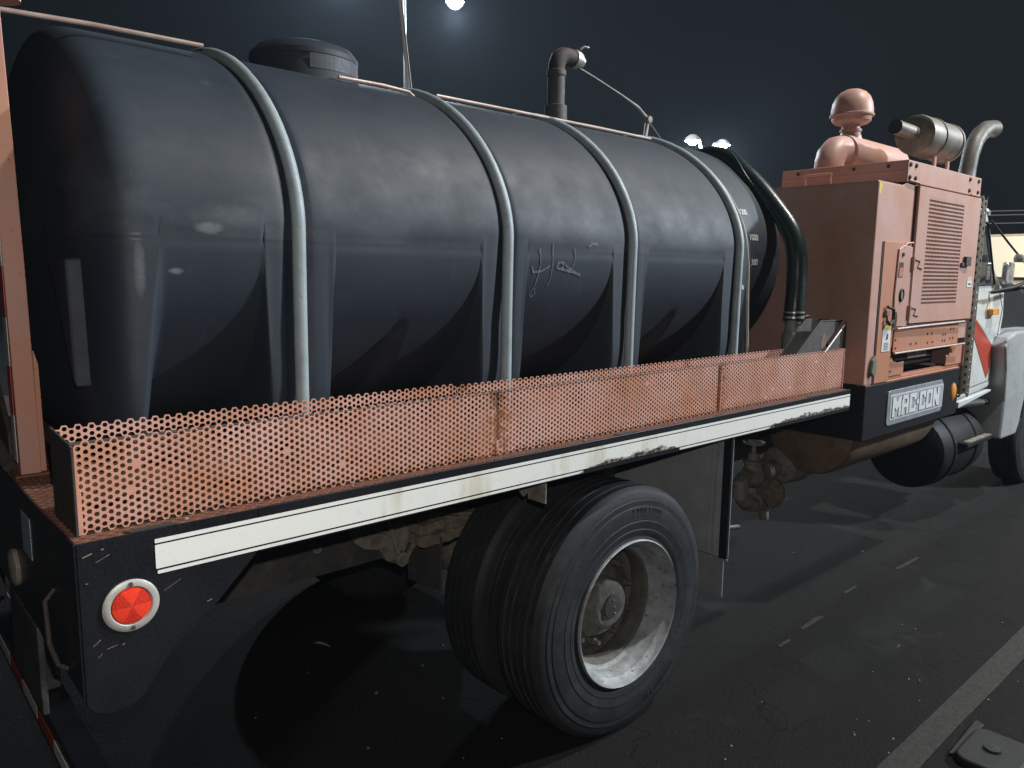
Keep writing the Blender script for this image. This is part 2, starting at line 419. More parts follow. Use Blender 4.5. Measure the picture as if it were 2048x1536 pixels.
def arc(cx, cz, r, a0, a1, n):
    return [(cx + r * math.cos(math.radians(a0 + (a1 - a0) * i / n)), cz + r * math.sin(math.radians(a0 + (a1 - a0) * i / n))) for i in range(n + 1)]
def rounded(x0, x1, z0, z1, r, n=5):
    return arc(x1 - r, z1 - r, r, 0, 90, n) + arc(x0 + r, z1 - r, r, 90, 180, n) + arc(x0 + r, z0 + r, r, 180, 270, n) + arc(x1 - r, z0 + r, r, 270, 360, n)

def perforated(W, H, pitch, hole, thick, mapf, nseg=12, solid=None):
    """sheet of staggered round holes: W x H, mapf(u, v, d) -> world point. solid(u,v) -> True leaves that cell closed"""
    dx = pitch * math.sqrt(3) / 2; R = pitch / math.sqrt(3)
    nc = int(W / dx); nr = int(H / pitch)
    mb = MB(); vs = []; fs = []
    ca = [(math.cos(2 * PI * k / nseg), math.sin(2 * PI * k / nseg)) for k in range(nseg)]
    apo = pitch / 2
    outer = []
    for k in range(nseg):
        a = 2 * PI * k / nseg
        # hexagon with corners at 0,60,...
        m = (a % (PI / 3)) - PI / 6
        rr = apo / math.cos(m); outer.append((rr * math.cos(a), rr * math.sin(a)))
    for i in range(nc):
        u = (i + 0.62) * dx; off = 0 if i % 2 == 0 else pitch / 2
        for j in range(nr if i % 2 == 0 else nr):
            v = (j + 0.5) * pitch + off
            if v > H - pitch * 0.15: continue
            o = len(vs)
            if solid and solid(u, v):
                vs += [mapf(u + p, v + q, 0) for p, q in outer] + [mapf(u + p, v + q, thick) for p, q in outer]
                fs.append(tuple(o + k for k in range(nseg))); fs.append(tuple(o + nseg + k for k in range(nseg)))
                continue
            vs += [mapf(u + p, v + q, 0) for p, q in outer]
            vs += [mapf(u + p * hole / 2, v + q * hole / 2, 0) for p, q in ca]
            vs += [mapf(u + p * hole / 2, v + q * hole / 2, thick) for p, q in ca]
            vs += [mapf(u + p, v + q, thick) for p, q in outer]
            for k in range(nseg):
                k2 = (k + 1) % nseg
                for r0 in range(3):
                    fs.append((o + r0 * nseg + k, o + r0 * nseg + k2, o + (r0 + 1) * nseg + k2, o + (r0 + 1) * nseg + k))
            # outside rim where the sheet ends
    mb.add(vs, fs)
    return mb, nc * dx, nr * pitch

def text_mesh(s, size, depth=0.0, bold=0.0):
    c = bpy.data.curves.new('t', 'FONT'); c.body = s; c.size = size; c.extrude = depth; c.offset = bold
    c.resolution_u = 3
    o = bpy.data.objects.new('t', c); scn.collection.objects.link(o)
    dg = bpy.context.evaluated_depsgraph_get()
    me = bpy.data.meshes.new_from_object(o.evaluated_get(dg))
    V = [tuple(v.co) for v in me.vertices]; F = [tuple(p.vertices) for p in me.polygons]
    bpy.data.objects.remove(o); bpy.data.curves.remove(c); bpy.data.meshes.remove(me)
    return V, F

# ------------------------------------------------------------------ ground
g = MB().add([(-80, -80, 0), (160, -80, 0), (160, 160, 0), (-80, 160, 0)], [(0, 1, 2, 3)]).build('asphalt_ground', M['asphalt'])
g['kind'] = 'structure'
# worn parking-bay line along the truck, and scraps of an older one
def strip(pts_l, pts_r, z):
    n = len(pts_l)
    return MB().add([(x, y, z) for x, y in pts_l] + [(x, y, z) for x, y in pts_r], [(i, i + 1, n + i + 1, n + i) for i in range(n - 1)])
xs = [-3 + 0.5 * i for i in range(50)]
o = strip([(x, 0.985 + random.uniform(-.004, .004)) for x in xs], [(x, 1.095 + random.uniform(-.004, .004)) for x in xs], 0.004).build('parking_line', M['line'])
o['kind'] = 'structure'
for (xc, yc, L, W, a) in ((3.62, 1.86, .13, .022, .02), (3.96, 1.885, .26, .035, .03), (4.57, 1.95, .16, .02, .0), (5.3, 1.90, .35, .03, -.02)):
    pts = []
    for k in range(14):
        t = 2 * PI * k / 14
        px, py = L / 2 * math.copysign(abs(math.cos(t)) ** .5, math.cos(t)), W / 2 * math.copysign(abs(math.sin(t)) ** .5, math.sin(t))
        px *= random.uniform(.9, 1.05); py *= random.uniform(.7, 1.2)
        pts.append((xc + px * math.cos(a) - py * math.sin(a), yc + px * math.sin(a) + py * math.cos(a), 0.004))
    o = MB().add(pts, [tuple(range(14))]).build('worn_line_remnant', M['line']); o['kind'] = 'structure'

# ------------------------------------------------------------------ TRUCK
truck = thing('service_truck', 'white-cabbed work truck with black flatbed and perforated salmon side tray', 'truck', (4.2, 3.07, 0))
YB = 1.85                      # side of the bed
YC = 3.07                      # centre line
X0, X1 = 0.382, 4.140          # rear and front of the bed
ZD = 1.294                     # deck
bed = part('deck_plate', 'deck', truck, B(X0, X1, YB + .012, 2 * YC - YB, ZD - .006, ZD), bevel=.001)
# raised diamond tread on the strips that show
tb = MB()
def lozenge(cx, cy, ang, L=.020, W=.0055, h=.0016):
    ca, sa = math.cos(ang), math.sin(ang)
    pts = [(-L / 2, 0), (0, -W / 2), (L / 2, 0), (0, W / 2)]
    v = [(cx + p * ca - q * sa, cy + p * sa + q * ca, ZD + .0002) for p, q in pts]
    pts2 = [(p * .72, q * .55) for p, q in pts]
    v += [(cx + p * ca - q * sa, cy + p * sa + q * ca, ZD + h) for p, q in pts2]
    tb.add(v, [(4, 5, 6, 7), (0, 1, 5, 4), (1, 2, 6, 5), (2, 3, 7, 6), (3, 0, 4, 7)])
def tread(x0, x1, y0, y1, p=.0175):
    i = 0; x = x0
    while x < x1:
        j = 0; y = y0
        while y < y1:
            lozenge(x, y, PI / 4 if (i + j) % 2 else -PI / 4); y += p; j += 1
        x += p; i += 1
tread(.39, 4.13, 1.868, 1.905)
tread(.39, .66, 1.905, 2.75)
tb.build('diamond_tread', M['deck'], bed, kind='stuff')
part('side_rail', 'black', truck, MB().prism([(YB, 1.18), (YB + .05, 1.18), (YB + .05, 1.186), (YB + .006, 1.192), (YB + .006, 1.28), (YB + .012, 1.2955), (YB, 1.2955)], 'x', .80, X1), bevel=.0015)
part('side_rail', 'black', truck, B(X0, X1, 2 * YC - YB - .05, 2 * YC - YB, 1.18, 1.286), bevel=.002, label='far side rail of the bed')
# cross members
for x in np.arange(0.75, 4.1, 0.42):
    part('cross_member', 'black_matte', truck, B(x, x + .05, YB + .055, 2 * YC - YB - .055, 1.19, 1.285), bevel=.003)
# corner skirt with its slanted gusset
sk = [(X0, 1.2955), (.798, 1.2955), (.798, 1.186), (.685, 1.075), (.572, .99), (.545, .952), (.52, .915), (.50, .893), (.47, .878), (.43, .876), (.40, .889), (X0, .912)]
skirt = part('corner_skirt', 'black', truck, MB().prism(sk, 'y', YB, YB + .006), bevel=.001)
hs = [(X0 + .004, 1.284), (.50, 1.284), (.50, .90), (.47, .884), (.43, .882), (.40, .895), (X0 + .004, .918)]
part('tail_housing', 'black', truck, MB().prism(hs, 'y', YB + .0065, YB + .20), bevel=.004)
part('rear_panel', 'black', truck, B(X0 - .006, X0 - .0005, YB + .002, 2 * YC - YB, .93, 1.2945), bevel=.001)
for (a, b, w) in (((.392, 1.262), (.412, 1.268), .0016), ((.418, 1.245), (.448, 1.258), .0010), ((.430, 1.272), (.436, 1.273), .0022), ((.402, 1.05), (.418, 1.062), .0014), ((.43, 1.035), (.452, 1.039), .0010), ((.462, 1.036), (.468, 1.037), .0014), ((.395, 1.20), (.40, 1.201), .0014), ((.66, 1.085), (.672, 1.088), .0012), ((.41, 1.02), (.42, 1.028), .0010), ((.56, 1.14), (.60, 1.16), .0006)):
    part('paint_scratch', 'leafsteel', skirt, MB().tube([(a[0], YB - .0003, a[1]), ((a[0] + b[0]) / 2, YB - .0008, (a[1] + b[1]) / 2), (b[0], YB - .0003, b[1])], w, 5))
part('drain_plug', 'label', truck, MB().lathe([(0, -.022), (.017, -.022), (.019, -.018), (.019, -.002), (.0175, 0), (.0195, .003), (.0195, .03), (0, .03)], (.447, 1.955, .86), 'z', 20), label='white plastic drain plug under the rear corner')
# reflector
rc = (.486, YB - .001, 1.126)
ring = part('reflector_ring', 'bright', truck, MB().lathe([(.062, 0), (.062, -.003), (.056, -.007), (.047, -.007), (.044, -.003), (.044, 0)], rc, 'y', 48), label='round metal surround of the red side reflector')
ring.data.materials[0] = worn('reflector_surround', (0.55, 0.54, 0.50), (0.42, 0.42, 0.40), 40, 0.45, 0.2, 0.2, spots=.5, spot_c=(.2, .2, .2))
part('reflector_lens', 'reflector', ring, MB().lathe([(.043, -.001), (.042, -.006), (.03, -.0085), (0, -.0095)], rc, 'y', 48))
for dz in (-.0525, .0525):
    part('screw', 'guard', ring, MB().lathe([(.0055, -.007), (.005, -.0095), (0, -.010)], (rc[0], rc[1], rc[2] + dz), 'y', 12))
# reflective marking: three white bands
for (z0, z1, xa, xb) in ((1.2610, 1.2710, .545, 4.137), (1.1985, 1.2565, .545, 4.137), (1.1855, 1.1935, .548, 2.02), (1.1855, 1.1935, 2.6, 3.35)):
    part('marking_tape', 'stripe', truck, MB().prism(rounded(xa, xb, z0, z1, .002, 2), 'y', YB - .0016, YB - .0004))
# dark tape and scraps on the deck edge
for (xa, xb) in ((.495, .60), (2.22, 2.34), (3.70, 3.86)):
    part('dark_tape', 'tape_dark', truck, MB().prism([(xa, 1.8505), (xb, 1.8505), (xb - .01, 1.874), (xa - .012, 1.872)], 'z', ZD + .0025, ZD + .0045))
# rear face fittings
part('rear_label', 'label_blue', truck, B(X0 - .008, X0 - .0065, 2.325, 2.44, 1.12, 1.235))
part('tail_light', 'castmetal', truck, MB().lathe([(.055, 0), (.055, -.012), (.04, -.02), (0, -.022)], (X0 - .0065, 2.57, 1.03), 'x', 28))
part('grab_bracket', 'rust_dark', truck, MB().tube([(X0 - .007, 2.07, 1.125), (X0 - .03, 2.068, 1.10), (X0 - .032, 2.04, 1.0), (X0 - .025, 1.99, .965), (X0 - .007, 1.975, .955)], .006, 10))
bump = part('underride_bar', 'black', truck, B(.40, .48, 2.05, 4.09, .50, .60), bevel=.006)
for i in range(8):
    y = 2.15 + i * .22
    part('bumper_tape', 'red' if i % 2 else 'label', bump, B(.3975, .3995, y, y + .215, .53, .57))
for y in (2.6, 3.5):
    part('underride_arm', 'black_matte', truck, B(.42, .47, y, y + .07, .605, 1.19), bevel=.005)
part('license_panel', 'black_matte', truck, B(.375, .392, 2.35, 2.75, .66, .92), bevel=.004)

# chassis rails
for s in (-1, 1):
    y0 = YC + s * .43
    t = -s
    prof = [(y0, .716), (y0 + t * .085, .716), (y0 + t * .085, .726), (y0 + t * .009, .726), (y0 + t * .009, .985), (y0 + t * .085, .985), (y0 + t * .085, .995), (y0, .995)]
    fr = part('frame_rail', 'black_matte', truck, MB().prism(prof, 'x', .72, 9.4), bevel=.002)
    part('sub_frame', 'black_matte', truck, B(.75, 4.2, y0 if s < 0 else y0 - .06, y0 + .06 if s < 0 else y0, 1.0, 1.185), bevel=.003)
    if s < 0:
        for (x, z, r) in ((1.365, .905, .020), (1.37, .83, .020), (1.50, .90, .020), (1.45, .93, .009), (1.505, .945, .009), (1.45, .88, .009), (1.27, .86, .007), (2.9, .88, .015), (3.1, .88, .015), (3.6, .9, .015)):
            w = part('washer', 'castmetal', fr, MB().lathe([(r, 0), (r, -.004), (r * .45, -.005), (r * .42, -.014), (0, -.015)], (x, y0 - .001, z), 'y', 16))
for x in (.9, 2.0, 2.8, 4.4, 6.0, 7.4):
    part('frame_cross_member', 'black_matte', truck, B(x, x + .1, YC - .42, YC + .42, .76, .95), bevel=.004)

# spring hanger : a lumpy triangular casting bolted to the rail
hg = MB()
hg.prism([(1.50, .99), (1.86, .99), (1.84, .86), (1.79, .80), (1.74, .715), (1.705, .695), (1.665, .715), (1.63, .77), (1.56, .79), (1.52, .82), (1.49, .90)], 'y', 2.600, 2.636)
hanger = part('spring_hanger', 'grime', truck, hg, bevel=.006)
hb = MB()
for (a, b, r) in (((1.86, 2.58, .99), (1.80, 2.565, .83), .012), ((1.80, 2.565, .83), (1.72, 2.56, .715), .012), ((1.62, 2.58, .98), (1.70, 2.565, .74), .011), ((1.72, 2.58, .99), (1.76, 2.57, .86), .009), ((1.56, 2.585, .90), (1.66, 2.575, .84), .009)):
    hb.tube([a, tuple((Vector(a) + Vector(b)) / 2 + Vector((.004, -.004, 0))), b], r, 8)
for k in range(26):
    c = (random.uniform(1.54, 1.66), 2.598, random.uniform(.83, .95)); r = random.uniform(.008, .02)
    hb.lathe([(r, 0), (r * .8, -r * .4), (r * .3, -r * .6), (0, -r * .62)], c, 'y', 7)
part('hanger_rib', 'grime', hanger, hb)
part('shackle_pin', 'castmetal', hanger, MB().lathe([(.03, 0), (.03, -.03), (.016, -.032), (.016, -.045), (0, -.046)], (1.705, 2.575, .73), 'y', 14))
# leaf spring pack
lf = None
for k in range(6):
    mb = MB(); half = .62 - k * .075; cx = 2.37; n = 14; zt = .865 - k * .02
    top = [(cx - half + 2 * half * i / n, zt + .11 * ((-half + 2 * half * i / n) / .62) ** 2) for i in range(n + 1)]
    poly = top + [(x, z - .0165) for x, z in reversed(top)]
    mb.prism(poly, 'y', 2.50, 2.58)
    o = part('spring_leaf', 'leafsteel', truck, mb, bevel=.002)
part('spring_clamp', 'leafsteel', truck, B(2.27, 2.47, 2.485, 2.595, .70, .90), bevel=.008)
gr = MB()
for k in range(5):
    z = .775 + k * .052
    n = 10; top = [(1.76 + .26 * i / n, z + random.uniform(-.007, .007)) for i in range(n + 1)]
    bot = [(1.76 + .26 * i / n + random.uniform(-.003, .003), z + .046 + random.uniform(-.006, .006)) for i in range(n, -1, -1)]
    gr.prism(top + bot, 'y', 2.50 + random.uniform(0, .012), 2.59)
part('axle_block', 'leafsteel', truck, gr, bevel=.004)
fl = part('inner_flap', 'black_matte', truck, MB().prism([(2.50, .56), (2.74, .545), (2.74, .80), (2.50, .80)], 'x', 1.86, 1.872), bevel=.002)
for (y, z, w, h) in ((2.70, .74, .018, .055), (2.54, .77, .022, .03), (2.715, .70, .02, .03)):
    part('orange_mark', 'wood_orange', fl, MB().prism([(y, z), (y + w, z + .008), (y + w * .8, z + h), (y - .006, z + h * .9)], 'x', 1.857, 1.8595))
part('axle', 'grime', truck, MB().tube([(2.37, 2.1, .51), (2.37, 2.7, .51), (2.37, 2.85, .52), (2.37, 3.3, .52), (2.37, 3.45, .51), (2.37, 4.05, .51)], [.06, .06, .16, .16, .06, .06], 16))

# wheels ---------------------------------------------------------------
TW = .265
def tyre_mb(y0, R=.526, s=1):
    """outer face at y0, body runs to y0 + s*TW"""
    w = TW
    pr = [(.296, .012), (.306, .006), (.322, .010), (.334, .004), (.350, .0025), (.352, .004), (.385, -.001), (.387, .0012), (.42, .000), (.445, .004), (.447, .007),
          (.470, .008), (.472, .011), (.497, .016), (.512, .025), (.522, .038)]
    tread_y = [.040, .066, .068, .075, .077, .106, .108, .115, .117, .148, .150, .157, .159, .188, .190, .197, .199, .225]
    tread_d = [0, 0, .013, .013, 0, 0, .013, .013, 0, 0, .013, .013, 0, 0, .013, .013, 0, 0]
    tr = [(R - .002 - d + .002 * math.sin(PI * (y - .04) / .185), y) for y, d in zip(tread_y, tread_d)]
    back = [(r, w - h) for r, h in reversed(pr)]
    prof = pr + tr + back
    return [(r, s * h) for r, h in prof]
def wheel(cx, yf, R, s, label):
    """dual-type disc wheel; the disc is the part, tyre, rim, hub and nuts are its sub-parts"""
    k = R / .526
    disc = part('wheel', 'mud', truck, MB().lathe([(.262, s * .205), (.235, s * .222), (.20, s * .218), (.165, s * .205), (.145, s * .200), (.06, s * .200)], (cx, yf, R - .002), 'y', 48))
    if label: disc['label'] = label
    c = (cx, yf, R - .002)
    part('tyre', 'tyre', disc, MB().lathe([(r * k, h) for r, h in tyre_mb(0, .526, s)], c, 'y', 112), auto=28)
    if abs(cx - 2.375) < .1:
        te = MB()
        for j, yy in enumerate((.0655, .0765, .1055, .1165, .1475, .1585, .1885, .1985)):
            pts = []
            for q in range(181):
                a = 2 * PI * q / 180; rr = R - .0022 + .0006 * math.sin(q * 1.7 + j) ; wv = .0022 * math.sin(q * 1.1 + j * 2) * (.5 + .5 * math.sin(q * .13 + j))
                pts.append((cx + rr * math.cos(a), yf + s * (yy + wv * .5), c[2] + rr * math.sin(a)))
            te.tube(pts, [.0006 + .0012 * abs(math.sin(q * .37 + j * 1.3)) * (math.sin(q * .091 + j) > -.3) for q in range(181)], 5, cap=False)
        part('tread_edge', 'tread_edge', disc, te)
        # worn raised lettering on the sidewall, no longer readable
        wl = MB()
        for (a0, cnt, sp, r0, r1) in ((-74, 9, 3.4, .405, .440), (64, 9, 3.2, .405, .440), (-30, 14, 1.6, .372, .383), (120, 12, 1.6, .372, .383)):
            for q in range(cnt):
                a = math.radians(a0 + q * sp); w = math.radians(sp * .22)
                for (aa, ra, rb) in ((a - w, r0, r1), (a + w * .9, r0, r1)):
                    if random.random() < .15: continue
                    d = math.radians(.28) if r1 - r0 > .02 else math.radians(.15)
                    P = [(ra, aa - d), (rb, aa - d), (rb, aa + d), (ra, aa + d)]
                    v = [(cx + p * math.cos(t), yf - s * .0004, c[2] + p * math.sin(t)) for p, t in P] + [(cx + p * math.cos(t), yf + s * .004, c[2] + p * math.sin(t)) for p, t in P]
                    wl.add(v, [(0, 1, 2, 3), (0, 4, 5, 1), (1, 5, 6, 2), (2, 6, 7, 3), (3, 7, 4, 0)])
                if r1 - r0 > .02 and random.random() < .7:
                    rm = random.choice((r0 + .002, (r0 + r1) / 2, r1 - .002))
                    P = [(rm - .002, a - w), (rm + .002, a - w), (rm + .002, a + w), (rm - .002, a + w)]
                    v = [(cx + p * math.cos(t), yf - s * .0004, c[2] + p * math.sin(t)) for p, t in P] + [(cx + p * math.cos(t), yf + s * .004, c[2] + p * math.sin(t)) for p, t in P]
                    wl.add(v, [(0, 1, 2, 3), (0, 4, 5, 1), (1, 5, 6, 2), (2, 6, 7, 3), (3, 7, 4, 0)])
        part('worn_raised_marks', 'tyre', disc, wl, kind='stuff', auto=0)
    rp = [(.2965, .020), (.3085, .016), (.3085, -.002), (.3045, -.006), (.300, -.003), (.296, .012), (.283, .022), (.276, .030), (.272, .062), (.268, .070), (.266, .094), (.256, .104), (.250, .106), (.262, .115), (.30, .255), (.30, .26)]
    part('rim', 'rim', disc, MB().lathe([(r, s * h) for r, h in rp], c, 'y', 96), auto=30)
    part('rim_inner', 'mud', disc, MB().lathe([(.2495, s * .1065), (.240, s * .112), (.238, s * .150), (.246, s * .19), (.258, s * .207)], c, 'y', 80))
    hubp = [(.06, .205), (.150, .202), (.152, .165), (.140, .150), (.108, .146), (.104, .120), (.095, .108), (.085, .104), (.066, .102), (0, .100)]
    hub = MB().lathe([(r, s * h) for r, h in hubp], c, 'y', 60)
    from mathutils import noise as mn
    vv = []
    for p in hub.v:
        q = Vector(p); d = mn.fractal(q * 26, 1.0, 2.0, 3) * .011
        rr = Vector((q.x - cx, 0, q.z - c[2])); f = min(1, rr.length / .05)
        vv.append(tuple(q + (rr.normalized() * d * f if rr.length > 1e-4 else Vector()) + Vector((0, d * .6 * f, 0))))
    hub.v = vv
    part('hub', 'mud', disc, hub, auto=50)
    part('hub_cap', 'black_matte', disc, MB().lathe([(.052, s * .105), (.050, s * .092), (.03, s * .089), (0, s * .088)], c, 'y', 28))
    nt = MB()
    for j in range(10):
        a = 2 * PI * j / 10 + .2
        nt.lathe([(.016, s * .203), (.016, s * .170), (.011, s * .167), (.010, s * .145), (0, s * .144)], (cx + .180 * math.cos(a), yf, c[2] + .180 * math.sin(a)), 'y', 6, smooth=False)
    part('lug_nut', 'mud', disc, nt, kind='stuff')
    for j in range(3):
        part('cap_bolt', 'bright', disc, MB().lathe([(.0045, s * .089), (.004, s * .085), (0, s * .0845)], (cx + .002 + .006 * j - .006, yf, c[2] + .03 - .03 * j), 'y', 8))
    return disc
wheel(2.375, 1.893, .526, 1, 'outer rear wheel with scuffed grey rim nearest the photographer')
# inner dual: only its tyre and rim are seen
dz = part('wheel', 'mud', truck, MB().lathe([(.06, .15), (.25, .15), (.262, .16)], (2.375, 2.245, .524), 'y', 40), label='inner rear wheel behind the outer one')
part('tyre', 'tyre', dz, MB().lathe(tyre_mb(0), (2.375, 2.235, .524), 'y', 112), auto=28)
part('rim', 'rim', dz, MB().lathe([(.3, .01), (.308, .006), (.296, .02), (.26, .08), (.26, .24), (.3, .26)], (2.375, 2.235, .524), 'y', 48))
dz = part('wheel', 'mud', truck, MB().lathe([(.06, -.15), (.25, -.15), (.262, -.16)], (2.375, 4.245, .524), 'y', 40), label='far rear wheel across the axle')
part('tyre', 'tyre', dz, MB().lathe(tyre_mb(0, s=-1), (2.375, 4.245, .524), 'y', 80), auto=28)
part('tyre', 'tyre', dz, MB().lathe(tyre_mb(0, s=-1), (2.375, 3.905, .524), 'y', 80), auto=28)
wheel(8.40, 1.99, .526, 1, 'front wheel under the grey fender')

# mud flap ahead of the wheel ------------------------------------------
flap = part('mud_flap', 'black_matte', truck, MB().prism([(1.872, .60), (2.56, .60), (2.56, 1.18), (1.872, 1.18)], 'x', 3.040, 3.052), bevel=.002)
flap.data.materials[0] = worn('splashed_flap_rubber', (0.27, 0.29, 0.31), (0.36, 0.38, 0.40), 7, 0.5, 0, 0.5, spots=.7, spot_c=(.16, .16, .15), spot_lo=.60, spot_hi=.72, spot_scale=28)
part('flap_extension', 'grime', flap, MB().prism([(1.885, .41), (2.40, .42), (2.40, .605), (1.885, .595)], 'x', 3.031, 3.039), bevel=.002)
fe = [ob for ob in bpy.data.objects if ob.name == 'flap_extension'][0]
fe.data.materials[0] = worn('grey_flap_rubber', (0.22, 0.225, 0.235), (0.28, 0.28, 0.28), 12, 0.6, 0, 0.4)
part('flap_rod', 'bright', flap, MB().tube([(3.030, 1.935, 1.16), (3.030, 1.945, 1.0), (3.030, 1.95, .70), (3.030, 1.945, .605), (3.026, 1.90, .60), (3.026, 1.86, .60)], .0045, 8))
part('flap_rod', 'bright', flap, MB().tube([(3.030, 1.965, 1.16), (3.030, 1.972, .9), (3.030, 1.975, .615)], .0035, 8))
part('flap_edge', 'black', flap, B(3.022, 3.0395, 1.866, 1.908, .60, 1.17), bevel=.003)
for z in (1.145,):
    part('flap_bolt', 'castmetal', flap, MB().lathe([(.014, 0), (.014, -.006), (0, -.008)], (3.038, 1.945, z), 'x', 12))
part('bed_bracket', 'castmetal', truck, MB().prism([(1.86, 1.10), (1.95, 1.10), (1.95, 1.178), (1.86, 1.178)], 'x', 1.84, 1.846), bevel=.001)
part('bed_bracket', 'castmetal', truck, MB().prism([(1.765, 1.178), (1.84, 1.178), (1.84, 1.12), (1.82, 1.11)], 'y', 1.95, 1.956), bevel=.001)

# perforated side tray ---------------------------------------------------
PITCH, HOLE = .01746, .0117
ZT0, HT = ZD + .001, .218
dxc = PITCH * math.sqrt(3) / 2
def bulge(x, z):      # sheets buckle a few millimetres
    return .003 * math.exp(-((x - 1.15) / .09) ** 2) * (z - ZT0) / HT - .004 * math.exp(-((x - 2.3) / .12) ** 2) * ((z - ZT0) / HT) ** 2 + .004 * math.sin(x * 2.1 + .5) + .0025 * math.sin(x * 7.3) * ((z - ZT0) / HT)
def tray_sheet(xa, xb, yy, sgn, solid=None, h=HT, zt=0.0):
    mb, w, hh = perforated(xb - xa, h, PITCH, HOLE, .0032, lambda u, v, d: (xa + u, yy + bulge(xa + u, ZT0 + v) + sgn * d, ZT0 + v + zt), solid=solid)
    return mb
for (xa, xb) in ((.402, 1.652), (1.657, 2.960), (2.964, 4.150)):
    part('perforated_panel', 'salmon_tray', truck, tray_sheet(xa, xb, 1.906, 1, solid=lambda u, v: random.random() < .004))
M['shaded_salmon'] = salmon('shaded_inner_paint', base=(0.15, 0.095, 0.075), orange=(0.13, 0.075, 0.045), rust_amt=0.95)  # darker tray paint: the shade inside the tray is put into its colour
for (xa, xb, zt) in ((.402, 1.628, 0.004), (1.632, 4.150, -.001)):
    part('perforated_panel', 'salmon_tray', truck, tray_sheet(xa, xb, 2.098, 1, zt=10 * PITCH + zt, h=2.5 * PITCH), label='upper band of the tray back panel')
    part('perforated_panel', 'shaded_salmon', truck, tray_sheet(xa, xb, 2.098, 1, zt=zt, h=10 * PITCH + .001), label='lower part of the tray back panel, shade put into its colour')
jm = salmon('rusty_joint_paint', base=(0.50, 0.27, 0.17), orange=(0.45, 0.20, 0.08), rust_amt=0.95, low=(1.29, 1.37))
for (xa, xb, zt) in ((1.577, 1.735, 1.452), (2.925, 3.03, 1.47)):
    jp = part('joint_plate', 'salmon_tray', truck, B(xa, xb, 1.9108, 1.9128, ZD + .002, zt)); jp.data.materials[0] = jm
part('tray_floor', 'rust_dark', truck, B(.404, 4.148, 1.914, 2.094, ZD + .0015, ZD + .004))  # dark colour stands in for the shade on the tray floor
part('tray_end_plate', 'rust_dark', truck, MB().prism([(1.902, ZD), (2.108, ZD), (2.108, 1.517), (1.915, 1.505), (1.902, 1.495)], 'x', .395, .401), bevel=.0015)
part('tray_end_plate', 'salmon_tray', truck, MB().prism([(1.902, ZD), (2.108, ZD), (2.108, 1.517), (1.902, 1.512)], 'x', 4.151, 4.157), bevel=.0015)
part('tray_edge_strip', 'salmon_tray', truck, MB().prism([(.4005, 1.297), (.4105, 1.297), (.4105, 1.40), (.4065, 1.41), (.4095, 1.43), (.4045, 1.45), (.407, 1.475), (.402, 1.50), (.4005, 1.506)], 'y', 1.9035, 1.9075), bevel=.0008)
part('tray_joint_strip', 'salmon_tray', truck, MB().prism([(2.957, 1.300), (2.964, 1.300), (2.967, 1.508), (2.961, 1.509)], 'y', 1.899, 1.9045), bevel=.001)
part('tray_joint_strip', 'salmon_tray', truck, MB().prism([(1.645, 1.300), (1.660, 1.300), (1.661, 1.345), (1.647, 1.35)], 'y', 1.901, 1.9045), bevel=.001)
# long inner rail that runs through the tray
part('tray_rail', 'rust_dark', truck, MB().tube([(.41, 2.068, 1.475), (1.2, 2.066, 1.474), (2.5, 2.070, 1.476), (4.14, 2.066, 1.474)], .006, 8))
# chips of dirt and a pale pebble on the deck strip
for (x, y, s) in ((.628, 1.877, .006), (1.09, 1.88, .004), (2.05, 1.875, .006), (2.6, 1.88, .005)):
    part('deck_chip', 'litter', bed, MB().lathe([(s, 0), (s * .9, s * .5), (s * .4, s * .8), (0, s * .85)], (x, y, ZD + .0016), 'z', 7, smooth=False))

# rear post with its red and white tape
post = part('rear_post', 'salmon_post', truck, MB().prism([(.400, 2.56), (.454, 2.56), (.454, 2.62), (.400, 2.62)], 'z', ZD, 1.3), bevel=.002)
me = post.data
bpy.data.objects.remove(post)
pm = MB(); pts = [(ZD, .402), (1.6, .4005), (1.9, .3985), (2.2, .394), (2.62, .386)]
vs = []; fs = []
for z, x in pts: vs += [(x, 2.56, z), (x + .052, 2.56, z), (x + .052, 2.62, z), (x, 2.62, z)]
for i in range(4):
    for k in range(4): fs.append((4 * i + k, 4 * i + (k + 1) % 4, 4 * i + 4 + (k + 1) % 4, 4 * i + 4 + k))
fs += [(0, 1, 2, 3), (16, 17, 18, 19)]
post = part('rear_post', 'salmon_post', truck, pm.add(vs, fs), bevel=.002)
part('post_flange', 'salmon_post', post, MB().prism([(.4555, 1.30), (.470, 1.30), (.468, 1.62), (.458, 1.66), (.4555, 1.66)], 'y', 2.575, 2.60), bevel=.001)
for k in range(7):
    z = 1.34 + k * .14
    part('post_tape', 'red' if k % 2 else 'white', post, B(.3955 - .004 * max(0, (z - 1.9) / .4), .3975 - .004 * max(0, (z - 1.9) / .4), 2.565, 2.614, z, z + .138))
part('post_foot', 'deck', post, B(.385, .475, 2.545, 2.635, ZD + .002, ZD + .010), bevel=.002)
part('beacon_base', 'salmon_post', post, MB().lathe([(.0, .0), (.06, 0), (.062, .02), (.05, .05), (.02, .07), (0, .07)], (.44, 2.62, 2.625), 'z', 20))
part('post_brace', 'black_matte', truck, MB().tube([(.40, 2.70, 1.30), (.36, 2.95, 1.42), (.35, 3.2, 1.6)], .022, 10))
part('rear_reel_bracket', 'rust_dark', truck, MB().prism([(2.72, ZD), (3.2, ZD), (3.2, 1.62), (2.95, 1.60), (2.72, 1.40)], 'x', .40, .415), bevel=.003)

